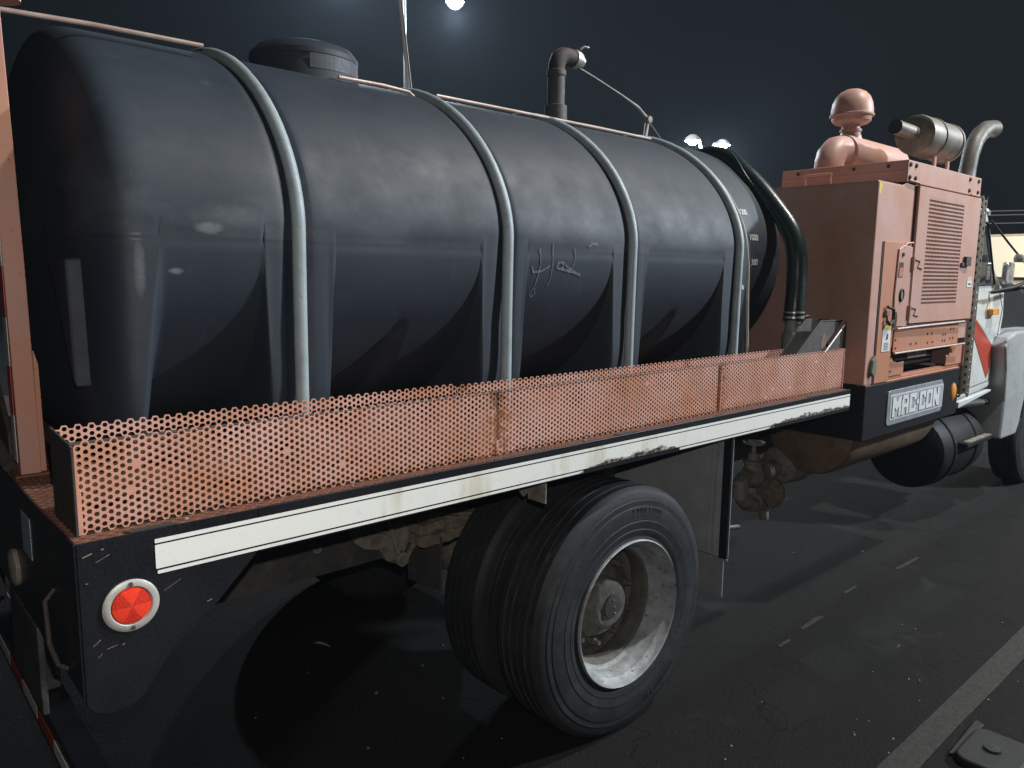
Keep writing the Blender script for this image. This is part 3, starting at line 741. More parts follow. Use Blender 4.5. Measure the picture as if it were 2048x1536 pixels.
# side toolbox under the cabinet -----------------------------------------
box = part('side_box', 'black', truck, B(4.328, 5.79, YB, 2.55, .978, 1.293), bevel=.004)
part('box_top_edge', 'salmon_panel', box, B(4.33, 5.79, YB + .004, YB + .055, 1.2935, 1.301), bevel=.002)
plate = part('name_plate', 'plate', box, MB().prism(rounded(4.63, 5.49, 1.030, 1.240, .03, 4), 'y', YB - .006, YB - .0005), bevel=.002)
inner = part('plate_field', 'plate', plate, MB().prism(rounded(4.665, 5.492, 1.060, 1.212, .008, 3), 'y', YB - .0078, YB - .0063))
inner.data.materials[0] = worn('plate_field_metal', (0.58, 0.62, 0.64), (0.66, 0.69, 0.71), 20, 0.4, 0.1, 0.2)

def block_letter(ch, x0, x1, z0, z1, w):
    """squared capitals built from bars; returns polygons in x-z"""
    P = []
    def bar(a, b, c, d): P.append([(a, c), (b, c), (b, d), (a, d)])
    m = (x0 + x1) / 2; zm = (z0 + z1) / 2; h = w * .8
    if ch == 'M':
        bar(x0, x0 + w, z0, z1); bar(x1 - w, x1, z0, z1)
        P.append([(x0 + w, z1), (m, zm + h), (m, zm - h), (x0 + w, z1 - 2.4 * h)]); P.append([(m, zm + h), (x1 - w, z1), (x1 - w, z1 - 2.4 * h), (m, zm - h)])
    elif ch == 'A':
        bar(x0, x0 + w, z0, z1 - h); bar(x1 - w, x1, z0, z1 - h); bar(x0 + w * .3, x1 - w * .3, z1 - h, z1); bar(x0 + w, x1 - w, zm - h * .7, zm + h * .3)
    elif ch == 'C':
        bar(x0, x0 + w, z0 + h, z1 - h); bar(x0, x1, z1 - h, z1); bar(x0, x1, z0, z0 + h); bar(x1 - w, x1, z1 - 1.75 * h, z1 - h); bar(x1 - w, x1, z0 + h, z0 + 1.75 * h)
    elif ch == 'O':
        bar(x0, x0 + w, z0 + h, z1 - h); bar(x1 - w, x1, z0 + h, z1 - h); bar(x0, x1, z1 - h, z1); bar(x0, x1, z0, z0 + h)
    elif ch == 'N':
        bar(x0, x0 + w, z0, z1); bar(x1 - w, x1, z0, z1); P.append([(x0 + w, z1), (x1 - w, z0 + 2.6 * h), (x1 - w, z0), (x0 + w, z1 - 2.6 * h)])
    elif ch == '-':
        bar(x0, x1, zm - h * .6, zm + h * .6)
    return P
xc_ = 4.690
for ch, wd in (('M', .135), ('A', .115), ('C', .110), ('-', .045), ('C', .110), ('O', .110), ('N', .115)):
    for (gw, dy, mt) in ((.0026, 0.0, 'guard'), (0.0, .0022, 'plate_letter')):  # a grown, darker copy behind each letter makes its outline
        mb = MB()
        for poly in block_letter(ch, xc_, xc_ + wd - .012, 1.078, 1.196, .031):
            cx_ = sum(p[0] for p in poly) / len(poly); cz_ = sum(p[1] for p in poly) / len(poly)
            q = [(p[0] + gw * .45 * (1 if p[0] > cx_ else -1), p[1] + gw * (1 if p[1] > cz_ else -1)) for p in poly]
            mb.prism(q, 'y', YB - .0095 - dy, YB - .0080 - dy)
        if mt == 'guard': lbk = part('letter_outline', mt, plate, mb, auto=0)
        else: part('letter', mt, plate, mb, auto=0)
    xc_ += wd
rl = MB()
for k in range(64):
    x = 4.672 + k * .0128
    rl.box(x, x + .0035, YB - .0084, YB - .0079, 1.066, 1.206)
part('plate_rib', 'plate', plate, rl, kind='stuff')
am = MB().lathe([(.040, 0), (.040, -.006), (.030, -.012), (0, -.015)], (0, 0, 0), 'y', 30)
am.v = [(5.70 + x * .95, YB - .0005 + y, 1.138 + z * 1.35) for x, y, z in am.v]
part('amber_reflector', 'amber', box, am)
part('reflector_backing', 'castmetal', box, MB().prism([(5.70 + .045 * math.cos(a), 1.138 + .062 * math.sin(a)) for a in [2 * PI * k / 24 for k in range(24)]], 'y', YB - .0025, YB - .0003))
# round fuel tank under the box
part('under_cylinder', 'brown_metal', truck, MB().lathe([(0, 0), (.20, 0), (.27, .03), (.285, .07), (.285, 1.25), (.27, 1.30), (.2, 1.33), (0, 1.33)], (4.40, 2.21, .985), 'x', 48))
# drain valve and pump -----------------------------------------------------
vy = 2.40
valve = part('gate_valve', 'castmetal', truck, MB().tube([(4.03, vy, .70), (4.07, vy, .70), (4.13, vy, .70), (4.19, vy, .70), (4.23, vy, .70)], [.05, .05, .075, .05, .05], 18))
part('valve_bonnet', 'castmetal', valve, MB().lathe([(.05, .02), (.055, .08), (.062, .085), (.062, .10), (.04, .105), (.03, .14), (.016, .15), (.013, .20), (0, .20)], (4.13, vy, .70), 'z', 20))
hw = MB()
hw.tube([(4.13 + .06 * math.cos(a), vy + .06 * math.sin(a), .905) for a in [2 * PI * k / 24 for k in range(25)]], .008, 8, cap=False)
for k in range(5):
    a = 2 * PI * k / 5
    hw.tube([(4.13, vy, .90), (4.13 + .06 * math.cos(a), vy + .06 * math.sin(a), .905)], .005, 6)
part('hand_wheel', 'castmetal', valve, hw)
part('valve_elbow', 'castmetal', valve, MB().tube([(4.03, vy, .70), (3.98, vy - .01, .68), (3.98, vy - .02, .61), (4.04, vy - .03, .555), (4.15, vy - .03, .52)], [.045, .05, .052, .05, .04], 16))
part('valve_spout', 'castmetal', valve, MB().tube([(4.12, vy - .03, .55), (4.22, vy - .03, .50), (4.24, vy - .03, .42)], [.05, .035, .028], 12))
part('outlet_cap', 'leafsteel', valve, MB().lathe([(0, 0), (.085, 0), (.095, .02), (.085, .05), (.05, .06), (0, .06)], (4.24, vy - .05, .585), 'x', 24))
part('drain_pipe', 'castmetal', truck, MB().tube([(4.20, vy, .70), (4.30, vy, .705), (4.42, vy, .71)], .047, 16))
for x in (4.27, 4.295):
    part('pipe_clamp', 'bright', truck, MB().lathe([(.048, 0), (.053, .002), (.053, .010), (.048, .012)], (x, vy, .703), 'x', 20))
pump = part('pump_body', 'castmetal', truck, MB().lathe([(0, 0), (.06, 0), (.115, .03), (.125, .06), (.128, .20), (.135, .205), (.135, .23), (.11, .235), (.11, .50), (0, .50)], (4.40, vy, .72), 'x', 32))
part('pump_tail', 'rust_dark', pump, MB().lathe([(.114, .235), (.118, .27), (.118, .7), (0, .7)], (4.40, vy, .72), 'x', 28))
for k, (a, l) in enumerate(((100, .06), (135, .05), (60, .06))):
    r = math.radians(a)
    part('pump_lug', 'castmetal', pump, B(4.63 + .03 * k, 4.66 + .03 * k, vy + .13 * math.cos(r) - .02, vy + .13 * math.cos(r) + .02, .72 + .13 * math.sin(r) - .01, .72 + .13 * math.sin(r) + .03), bevel=.004)

# cab ---------------------------------------------------------------------
YS = 2.05
cabp = [(6.40, .97), (7.14, 1.01), (7.20, 1.10), (7.27, 1.36), (7.33, 1.60), (7.30, 1.80), (7.17, 1.865), (6.98, 1.99), (6.84, 2.235), (6.72, 2.38), (6.60, 2.455), (6.40, 2.49)]
cabb = part('cab_body', 'white', truck, MB().prism(cabp, 'y', YS, 2 * YC - YS), bevel=.03, seg=4)
part('cab_window', 'glass', cabb, MB().prism([(6.42, 1.855), (6.98, 1.86), (6.80, 2.16), (6.70, 2.30), (6.42, 2.30)], 'y', YS - .004, YS - .001), bevel=.001)
part('window_trim', 'black_plastic', cabb, MB().tube([(6.42, YS - .004, 1.85), (7.0, YS - .004, 1.855), (6.80, YS - .004, 2.18), (6.70, YS - .004, 2.32), (6.42, YS - .004, 2.33)], .008, 6))
part('door_seam', 'ink', cabb, MB().tube([(6.45, YS - .001, 1.045), (7.10, YS - .001, 1.075), (7.20, YS - .001, 1.40), (7.27, YS - .001, 1.66), (7.12, YS - .001, 1.84)], .003, 6))
part('door_stripe', 'red', cabb, MB().prism([(6.56, 1.66), (6.67, 1.585), (7.19, 1.32), (7.03, 1.10), (6.60, 1.50), (6.52, 1.56)], 'y', YS - .003, YS - .001))
part('cab_step_sill', 'white', cabb, MB().prism([(6.40, .92), (7.12, .985), (7.12, 1.0), (6.40, .965)], 'y', YS - .02, YS + .1), bevel=.003)
part('marker_light', 'amber', cabb, MB().prism(rounded(6.90, 7.05, 1.615, 1.665, .012), 'y', YS - .045, YS - .001), bevel=.005)
hoodp = [(7.12, 1.90), (7.30, 1.935), (7.55, 1.915), (8.0, 1.86), (8.5, 1.76), (9.0, 1.6), (9.15, 1.4), (9.15, .9), (7.4, .9), (7.34, 1.5), (7.36, 1.68), (7.28, 1.81)]
part('hood', 'black_plastic', truck, MB().prism(hoodp, 'y', 2.16, 2 * YC - 2.16), bevel=.05, seg=4)
fp = [(7.20, .58), (7.215, .9), (7.18, 1.15), (7.10, 1.36), (7.16, 1.43), (7.36, 1.47), (8.1, 1.47), (8.8, 1.36), (9.1, 1.15), (9.20, .80)] + arc(8.36, .52, .70, 20, 168, 18) + [(7.60, .575)]
part('front_fender', 'fender', truck, MB().prism(fp, 'y', 1.945, 2.24), bevel=.02, seg=3)
part('fender_lip', 'black_plastic', truck, MB().tube([(8.36 + .705 * math.cos(math.radians(a)), 1.942, .52 + .705 * math.sin(math.radians(a))) for a in range(20, 169, 6)], .012, 8))
# mirror and its arms
mir = part('mirror_arm', 'black_plastic', truck, MB().tube([(6.92, 2.04, 1.79), (7.05, 1.90, 1.82), (7.15, 1.74, 1.875)], .012, 8))
part('mirror_blade', 'black_plastic', mir, MB().tube([(6.60, 1.96, 1.80), (6.95, 1.90, 1.835), (7.35, 1.86, 1.90), (7.6, 1.84, 1.93)], [.004, .016, .016, .004], 8))
part('mirror_rod', 'black_plastic', mir, MB().tube([(6.72, 2.03, 2.34), (7.0, 1.97, 2.17), (7.4, 1.90, 1.96), (7.75, 1.86, 1.80)], .008, 8))
part('mirror_knuckle', 'castmetal', mir, MB().lathe([(0, -.03), (.035, -.03), (.04, 0), (.03, .03), (0, .032)], (7.10, 1.92, 2.06), 'z', 12))
part('mirror_head', 'bright', mir, MB().prism(rounded(7.02, 7.20, 1.86, 2.03, .03), 'y', 1.97, 2.01), bevel=.008)
part('roof_lamp', 'bright', cabb, MB().lathe([(0, 0), (.03, 0), (.03, .03), (.012, .05), (0, .05)], (6.76, 2.08, 2.38), 'z', 12))
# side fuel tank with step
st = part('side_fuel_tank', 'black_plastic', truck, MB().lathe([(0, 0), (.25, 0), (.285, .02), (.30, .06), (.30, .86), (.285, .90), (.25, .92), (0, .92)], (6.26, 2.34, .555), 'x', 40))
for x in (6.44, 6.92):
    part('tank_band', 'black', st, MB().lathe([(.302, 0), (.312, .003), (.312, .042), (.302, .045)], (x, 2.34, .555), 'x', 40))
step = part('cab_step', 'black_plastic', st, B(6.50, 7.06, 1.97, 2.12, .60, .64), bevel=.01)
part('step_tread', 'castmetal', step, MB().prism([(6.56 + .5 * i / 20, .6415 + (.006 if i % 2 else 0)) for i in range(21)] + [(7.06, .6405), (6.56, .6405)], 'y', 1.972, 2.02))
part('tank_cap', 'black', st, MB().lathe([(.05, 0), (.05, .04), (.03, .05), (0, .05)], (7.05, 2.25, .84), 'z', 18))
part('cab_bracket', 'black_matte', truck, MB().tube([(6.2, 2.12, .93), (6.9, 2.10, .90), (7.25, 2.08, .88)], .03, 8))
# exhaust stack and perforated guard
part('exhaust_stack', 'stack', truck, MB().tube([(6.12, 2.03, 2.36), (6.18, 2.05, 2.46), (6.27, 2.08, 2.58), (6.295, 2.085, 2.68), (6.325, 2.085, 2.78), (6.39, 2.085, 2.88), (6.48, 2.085, 2.95), (6.60, 2.085, 3.00), (6.75, 2.085, 3.02)], [.055, .055, .056, .056, .056, .057, .058, .060, .064], 28, cap=False))
part('stack_mouth', 'ink', truck, MB().tube([(6.5, 2.085, 2.958), (6.60, 2.085, 2.998), (6.745, 2.085, 3.019)], [.05, .054, .060], 24))
part('vertical_muffler', 'stack', truck, MB().lathe([(0, 0), (.10, 0), (.105, .01), (.105, 1.28), (.06, 1.33), (0, 1.33)], (6.08, 2.0, 1.08), 'z', 28))
gr_, gz = .125, 1.06
gmb, _, _ = perforated(PI * gr_ * 1.15, 1.42, .055, .026, .0025,
    lambda u, v, d: (6.08 - (gr_ - d) * math.cos(u / gr_ - .25), 2.0 - (gr_ - d) * math.sin(u / gr_ - .25), gz + v), nseg=12)
part('exhaust_guard', 'guard', truck, gmb)

# ------------------------------------------------------------------ WATER TANK
tank = thing('water_tank', 'long black plastic tank held by four grey hoops on the truck bed', 'tank', (2.35, YC, ZD))
TA, TBt, TZ, TN = .802, .646, 2.038, 1.773
STRAPS = (1.140, 2.012, 2.764, 3.639)
LEGS = ((1.035, 1.258), (1.895, 2.115), (2.650, 2.870), (3.515, 3.765))
def sst(a, b, x):
    t = min(1, max(0, (x - a) / (b - a))); return t * t * (3 - 2 * t)
def endscale(X):
    s = 1.0
    if X < .74: s = max(0.0, 1 - ((.74 - X) / .195) ** 4.5) ** (1 / 4.5)
    if X > 4.0: s = max(0.0, 1 - ((X - 4.0) / .265) ** 2.8) ** (1 / 2.8)
    return s
def leg(X):
    if X < .80: return 1 - sst(.66, .74, X)
    return max(sst(a - .012, a + .014, X) * (1 - sst(b - .014, b + .012, X)) for a, b in LEGS)
def groove(X):
    return sum(math.exp(-(abs(X - s) / .040) ** 4) for s in STRAPS)
def section(X, t):
    """t = 0 at the near seam, pi/2 at the top, -pi/2 at the bottom; far side mirrored. returns y offset (towards camera +) and z offset"""
    c, s = math.cos(t), math.sin(t)
    sg = 1 if c >= 0 else -1
    ac, asn = abs(c), abs(s)
    if s >= 0:
        y = TA * sg * ac ** (2 / TN); z = TBt * asn ** (2 / TN)
        gsc = 1 - .020 * groove(X)
        return y * gsc, z * gsc
    yb = TA * sg * ac ** (2 / 2.1); zb = -.715 * asn ** (2 / 2.1)
    # hollow with slanting upper lip, shaped in to imitate arched shadows beside two feet
    for xa in (LEGS[0][1], LEGS[2][1]):
        u = X - xa; top = -.66 + 1.12 * u if u < .27 else -.66 + 1.12 * .27 + .05 * math.sin(PI / 2 * min(1, (u - .27) / .04))
        k = sst(-.01, .03, u) * (1 - sst(.30, .345, u)) * sst(0, -.035, zb - top)
        yb -= sg * .042 * k * min(1, ac * 3)
    n = 9.0
    yl = (TA - .012) * sg * ac ** (2 / n); zl = -.735 * asn ** (2 / n)
    m = leg(X)
    gy = 1 - .022 * groove(X)
    return (yb * (1 - m) + yl * m) * gy, zb * (1 - m) + zl * m
xs_ = sorted(set(list(np.concatenate([.5452 + .195 * (1 - np.cos(np.linspace(0, PI / 2, 40)))])) + list(np.linspace(.75, 4.0, 200)) + list(np.linspace(4.0, 4.264, 26)) +
     [a + d for p in LEGS for a in p for d in (-.012, -.006, 0, .006, .014)] + [s + d for s in STRAPS for d in (-.05, -.04, -.035, -.03, .03, .035, .04, .05)]))
NT = 216
mb = MB(); vs = []
for X in xs_:
    e = max(.02, endscale(X))
    for k in range(NT):
        t = 2 * PI * (k + .0) / NT
        yo, zo = section(X, t)
        y = YC - yo * e; z = TZ + zo * e
        # mould seam: a thin proud lip at z 1.985
        dzs = (z - 1.985)
        lip = -.006 * math.exp(-(dzs / .007) ** 2) * (1 if abs(yo) > .5 else 0)
        y -= lip * (1 if yo > 0 else -1)
        # small handling dents
        y += .003 * math.sin(X * 5 + z * 3) + .0018 * math.sin(X * 13 - z * 7)
        vs.append((X, y, z))
n = len(xs_)
fs = [(i * NT + k, i * NT + (k + 1) % NT, (i + 1) * NT + (k + 1) % NT, (i + 1) * NT + k) for i in range(n - 1) for k in range(NT)]
fs += [tuple(range(NT)), tuple((n - 1) * NT + k for k in range(NT))]
shell = mb.add(vs, fs, True).build('tank_shell', M['tank'], tank, auto=50)

def ysurf(X, z):
    dz_ = z - TZ; e = endscale(X)
    if dz_ >= 0: w = TA * max(0, 1 - (dz_ / e / TBt) ** TN) ** (1 / TN)
    else:
        wb = TA * max(0, 1 - (-dz_ / e / .715) ** 2.1) ** (1 / 2.1); m = leg(X)
        wl = (TA - .012) * max(0, 1 - (-dz_ / e / .735) ** 9) ** (1 / 9)
        w = wb * (1 - m) + wl * m
    return YC - w * e + .003 * math.sin(X * 5 + z * 3) + .0018 * math.sin(X * 13 - z * 7)

# hoops: round pipe over the top, straight down the feet
for sx in STRAPS:
    path = [(sx, YC - TA + .003, 1.31), (sx, YC - TA + .001, 1.5), (sx, YC - TA, 1.75), (sx, YC - TA - .002, 1.92)]
    for k in range(41):
        t = PI * k / 40; c, s = math.cos(t), math.sin(t)
        path.append((sx, YC - (TA + .004) * math.copysign(abs(c) ** (2 / TN), c), TZ + (TBt + .004) * abs(s) ** (2 / TN)))
    path += [(sx, YC + TA, 1.92), (sx, YC + TA, 1.31)]
    tb_ = MB(); tb_.tube(path, .0215, 14)
    part('tank_hoop', 'grey_strap', tank, tb_)
    part('hoop_foot', 'grey_strap', tank, B(sx - .04, sx + .04, YC - TA - .04, YC - TA + .045, ZD + .002, ZD + .012), bevel=.002)
# thin moulded edge pipe along the crown
for path in ([(.36, 2.70, 2.617), (.70, 2.70, 2.630), (1.035, 2.705, 2.634)], [(1.60, 2.81, 2.648), (1.80, 2.81, 2.650), (1.93, 2.81, 2.644), (1.955, 2.81, 2.628)],
             [(2.073, 2.81, 2.652), (2.5, 2.81, 2.652), (3.0, 2.81, 2.651), (3.55, 2.81, 2.648)]):
    part('crown_pipe', 'rod', tank, MB().tube(path, .0075, 10))
part('crown_pipe', 'rod', tank, MB().tube([(2.8, 2.86, 2.668), (3.2, 2.86, 2.668), (3.6, 2.86, 2.664)], .005, 8))
# manway
mw = part('manway', 'tank', tank, MB().lathe([(.225, -.05), (.22, .0), (.212, .075), (.217, .079), (.216, .098), (.19, .128), (.12, .150), (0, .158)], (1.58, 3.05, 2.655), 'z', 56))
part('manway_label', 'label_blue', mw, MB().add([(1.58 + .2195 * math.cos(a), 3.05 + .2195 * math.sin(a), 2.675 + dz_) for a in np.linspace(-1.95, -.75, 14) for dz_ in (0, .055)],
     [(2 * i, 2 * i + 2, 2 * i + 3, 2 * i + 1) for i in range(13)]))
lab = [ob for ob in bpy.data.objects if ob.name == 'manway_label'][0]
lab.data.materials[0] = worn('faded_lid_label', (0.075, 0.09, 0.11), (0.055, 0.065, 0.08), 30, 0.6, 0, 0.1)
# vent pipe with elbow and cam coupling
vp = part('vent_pipe', 'black_matte', tank, MB().lathe([(.085, -.03), (.085, .0), (.075, .012), (.062, .02), (.060, .12), (.047, .125), (.047, .27), (.052, .275), (.052, .30), (.047, .305)], (3.06, 3.07, 2.67), 'z', 28))
part('vent_elbow', 'castmetal', vp, MB().tube([(3.06, 3.07, 2.96), (3.06, 3.07, 3.00), (3.075, 3.07, 3.035), (3.105, 3.07, 3.055), (3.14, 3.07, 3.058), (3.18, 3.07, 3.055)], .045, 20))
ve = [ob for ob in bpy.data.objects if ob.name == 'vent_elbow'][0]
ve.data.materials[0] = M['rust_dark']
cp = part('cam_coupling', 'steel', vp, MB().lathe([(.046, 0), (.05, .003), (.05, .03), (.042, .035), (.04, .055), (0, .056)], (3.18, 3.07, 3.055), 'x', 24))
part('coupling_cap', 'bright', vp, MB().lathe([(.024, .055), (.026, .06), (.026, .08), (0, .082)], (3.18, 3.07, 3.05), 'x', 18))
part('coupling_lever', 'steel', vp, MB().tube([(3.20, 3.03, 3.10), (3.22, 3.02, 3.115), (3.245, 3.01, 3.11)], .006, 8))
# leaning mast and the stanchion with its wire
part('leaning_mast', 'pole', tank, MB().tube([(2.128, 3.06, 2.655), (2.115, 3.07, 2.72), (2.064, 3.07, 3.10), (1.98, 3.07, 3.72)], .0105, 12))
part('mast_cable', 'ink', tank, MB().tube([(2.115, 3.0585, 2.72), (2.064, 3.0585, 3.10), (1.98, 3.0585, 3.72)], .0022, 6))
stn = part('stanchion', 'steel', tank, MB().tube([(3.80, 3.07, 2.655), (3.83, 3.07, 2.74), (3.845, 3.07, 2.815)], .013, 10))
part('stanchion_clamp', 'castmetal', stn, MB().lathe([(0, -.022), (.02, -.02), (.024, 0), (.02, .02), (0, .022)], (3.848, 3.07, 2.825), 'y', 12))
part('guy_wire', 'steel', stn, MB().tube([(3.848, 3.07, 2.83), (3.75, 3.07, 2.885), (3.60, 3.07, 2.93), (3.50, 3.07, 2.955), (3.36, 3.07, 2.99), (3.22, 3.07, 3.02)], [.008, .008, .0045, .004, .0035, .003], 8))
part('guy_wire', 'steel', stn, MB().tube([(3.85, 3.07, 2.82), (3.95, 3.06, 2.74), (4.05, 3.05, 2.63)], .003, 6))
# sight tube down the near side of the tank
gp = []
for z in np.linspace(2.40, 2.05, 14): gp.append((3.655 + .025 * (2.40 - z) / .35, ysurf(3.70, z) - .020, z))
gp += [(3.683, 2.235, 1.95), (3.686, 2.232, 1.8), (3.708, 2.232, 1.55), (3.714, 2.232, 1.31)]
part('sight_tube', 'steel', tank, MB().tube(gp, .0075, 10))
sg_ = [ob for ob in bpy.data.objects if ob.name == 'sight_tube'][0]
sg_.data.materials[0] = worn('yellowed_tube', (0.46, 0.43, 0.36), (0.34, 0.32, 0.27), 20, 0.35, 0, 0.1)
def onto_tank(V2, F, name, mat, lift=.003):
    vv = [(x, ysurf(x, z) - lift, z) for x, z in V2]
    return part(name, mat, tank, MB().add(vv, F), auto=0)
for s, xr, zc, h in (('1200', 3.785, 2.238, .030), ('1000', 3.826, 2.103, .034), ('800', 3.822, 1.972, .034), ('6', 3.712, 1.842, .034)):
    V, F = text_mesh(s, .04, 0, .0006); V = np.array(V); mn, mx = V.min(0), V.max(0)
    k = h / (mx[1] - mn[1]); w = (mx[0] - mn[0]) * k * .95
    onto_tank([(xr - w + (p[0] - mn[0]) * k * .95, zc - h / 2 + (p[1] - mn[1]) * k) for p in V], F, 'gauge_number', 'white_print', .004)
chalk = [[(2.186, 1.998), (2.195, 1.938), (2.189, 1.887), (2.179, 1.847)], [(2.149, 1.927), (2.16, 1.902), (2.206, 1.908), (2.252, 1.931)],
 [(2.257, 2.021), (2.262, 1.939), (2.259, 1.877), (2.247, 1.846)], [(2.286, 1.921), (2.294, 1.942), (2.319, 1.945), (2.323, 1.924), (2.305, 1.916), (2.286, 1.921)],
 [(2.308, 1.917), (2.377, 1.907), (2.436, 1.893)], [(2.319, 1.945), (2.346, 1.927), (2.4, 1.904)], [(2.385, 2.004), (2.39, 1.968), (2.382, 1.925), (2.35, 1.907)],
 [(2.181, 1.842), (2.159, 1.816), (2.172, 1.801), (2.19, 1.816), (2.181, 1.842)], [(2.169, 1.821), (2.178, 1.811)], [(2.467, 2.012), (2.494, 2.026), (2.531, 2.025)]]
for st_, wd in zip(chalk, (.003, .0045, .0022, .0045, .0065, .004, .0028, .0022, .002, .007)):
    pts = []
    for a, b in zip(st_[:-1], st_[1:]):
        for k in range(5): pts.append((a[0] + (b[0] - a[0]) * k / 5, a[1] + (b[1] - a[1]) * k / 5))
    pts.append(st_[-1]); V2 = []
    for i, p in enumerate(pts):
        a = pts[max(0, i - 1)]; b = pts[min(len(pts) - 1, i + 1)]
        d = Vector((b[0] - a[0], b[1] - a[1])).normalized(); w = wd * random.uniform(.6, 1.15)
        V2 += [(p[0] - d.y * w, p[1] + d.x * w), (p[0] + d.y * w, p[1] - d.x * w)]
    onto_tank(V2, [(2 * i, 2 * i + 2, 2 * i + 3, 2 * i + 1) for i in range(len(pts) - 1)], 'chalk_mark', 'chalk', .0022)
# triangular moulded foot rib on the rear face
rb = MB().add([(.522, 2.64, 1.93), (.524, 2.44, 1.925), (.526, 2.43, 1.56), (.62, 2.66, 1.93), (.62, 2.43, 1.93), (.62, 2.42, 1.56)], [(0, 1, 2), (3, 5, 4), (0, 3, 4, 1), (1, 4, 5, 2), (2, 5, 3, 0)])
rib = part('end_rib', 'tank', tank, rb, bevel=.008)

# ------------------------------------------------------------------ ENGINE CABINET
cabn = thing('engine_cabinet', 'faded salmon engine cabinet with louvred door and silencer on its roof', 'cabinet', (5.07, 2.3, 1.30))
YK = 1.852
# outer walls as separate sheets so that the lower bay is really open
part('rear_wall', 'salmon_cab', cabn, B(4.300, 4.306, YK, 4.2, 1.303, 2.410), bevel=.002)
part('side_wall', 'salmon_cab', cabn, MB().prism([(4.3065, 1.303), (4.62, 1.303), (4.62, 1.50), (5.83, 1.50), (5.83, 2.43), (4.66, 2.43), (4.60, 2.41), (4.3065, 2.41)], 'y', YK, YK + .006), bevel=.0015)
part('top_sheet', 'salmon_cab', cabn, B(4.300, 5.85, YK + .006, 4.2, 2.4105, 2.416), bevel=.001)
part('front_wall', 'salmon_cab', cabn, B(5.844, 5.850, YK, 4.2, 1.303, 2.43), bevel=.002)
part('bay_back', 'black_matte', cabn, B(4.63, 5.84, 2.35, 2.36, 1.303, 2.40))
part('bay_sill', 'salmon_panel', cabn, B(4.60, 5.84, YK + .02, YK + .06, 1.303, 1.32), bevel=.002)
part('corner_wear', 'yellow_paint', cabn, MB().prism([(4.306, 2.345), (4.33, 2.35), (4.345, 2.40), (4.306, 2.408)], 'y', YK - .0012, YK - .0002))
lid = part('lid', 'salmon_cab', cabn, B(4.640, 5.835, YK - .010, 2.61, 2.4355, 2.556), bevel=.003)
part('lid_flange', 'salmon_cab', lid, B(4.636, 4.6395, YK - .006, 2.61, 2.492, 2.500), bevel=.001)
for (x, z) in ((4.665, 2.532), (4.665, 2.462), (4.745, 2.532), (4.745, 2.462), (5.62, 2.532), (5.62, 2.462), (5.78, 2.532), (5.78, 2.462)):
    part('lid_bolt', 'rust_dark', lid, MB().lathe([(.013, 0), (.013, -.004), (.008, -.009), (0, -.0095)], (x, YK - .0105, z), 'y', 10))
for y in (1.95, 2.15, 2.5):
    part('lid_bolt', 'rust_dark', lid, MB().lathe([(.010, 0), (.010, -.004), (0, -.006)], (4.635, y, 2.528), 'x', 10))
part('lid_handle', 'salmon_cab', lid, MB().tube([(4.636, 2.27, 2.425), (4.60, 2.27, 2.43), (4.59, 2.27, 2.50), (4.59, 2.26, 2.508), (4.59, 2.42, 2.508), (4.59, 2.43, 2.50), (4.60, 2.43, 2.43), (4.636, 2.43, 2.425)], .008, 8))
part('lid_clip', 'salmon_cab', lid, MB().tube([(4.66, YK - .012, 2.445), (4.80, YK - .014, 2.44), (4.80, YK - .014, 2.418)], .005, 6))
part('lid_clip', 'salmon_cab', lid, MB().tube([(5.66, YK - .012, 2.44), (5.81, YK - .014, 2.438), (5.83, YK - .014, 2.425)], .005, 6))

# louvred door: real slots punched through a sheet
DX0, DX1, DZ0, DZ1 = 4.80, 5.832, 1.632, 2.425
LX0, LX1, LZ0, LZ1 = 4.955, 5.53, 1.742, 2.37
YDR = YK - .022
dm = MB()
dm.box(DX0, LX0, YDR, YDR + .02, DZ0, DZ1); dm.box(LX1, DX1, YDR, YDR + .02, DZ0, DZ1)
dm.box(LX0, LX1, YDR, YDR + .02, LZ1, DZ1); dm.box(LX0, LX1, YDR, YDR + .02, DZ0, LZ0)
door = part('louvred_door', 'salmon_cab', cabn, dm)
NR, NCL = 27, 26
rh = (LZ1 - LZ0) / NR; cw = (LX1 - LX0) / NCL
lv = MB()
for r in range(NR):
    z = LZ0 + r * rh
    lv.box(LX0, LX1, YDR + .0005, YDR + .004, z + rh * .56, z + rh)          # web between rows
    for c in range(NCL + 1):
        x = LX0 + c * cw - cw * .09
        lv.box(max(LX0, x), min(LX1, x + cw * .18), YDR + .001, YDR + .004, z, z + rh * .56)
part('louvre_grille', 'salmon_cab', door, lv)
part('grille_back', 'black_matte', door, B(LX0, LX1, YDR + .017, YDR + .019, LZ0, LZ1))
part('door_edge', 'rust_dark', door, B(DX0 - .010, DX0 - .001, YK - .008, YK - .001, DZ0 - .01, DZ1))
part('door_edge', 'ink', door, B(DX0, DX1, YK - .012, YK - .001, DZ0 - .022, DZ0 - .001))
for z in (1.70, 1.98):
    part('door_hinge', 'salmon_cab', door, MB().tube([(DX0 - .015, YK - .022, z - .04), (DX0 - .015, YK - .022, z + .04)], .011, 10))
    part('hinge_strap', 'rust_dark', door, MB().tube([(DX0, YDR - .002, z + .025), (DX0 + .08, YDR - .002, z + .015), (DX0 + .05, YDR - .002, z - .02), (DX0 + .12, YDR - .002, z - .03)], .0035, 6))
part('door_latch', 'rust_dark', door, MB().box(5.60, 5.69, YDR - .02, YDR - .0005, 1.98, 2.04).box(5.55, 5.61, YDR - .012, YDR - .0005, 1.975, 2.0), bevel=.003)
lb = part('warning_label', 'label_yellow', door, B(5.70, 5.79, YDR - .0016, YDR - .0004, 1.84, 1.91))
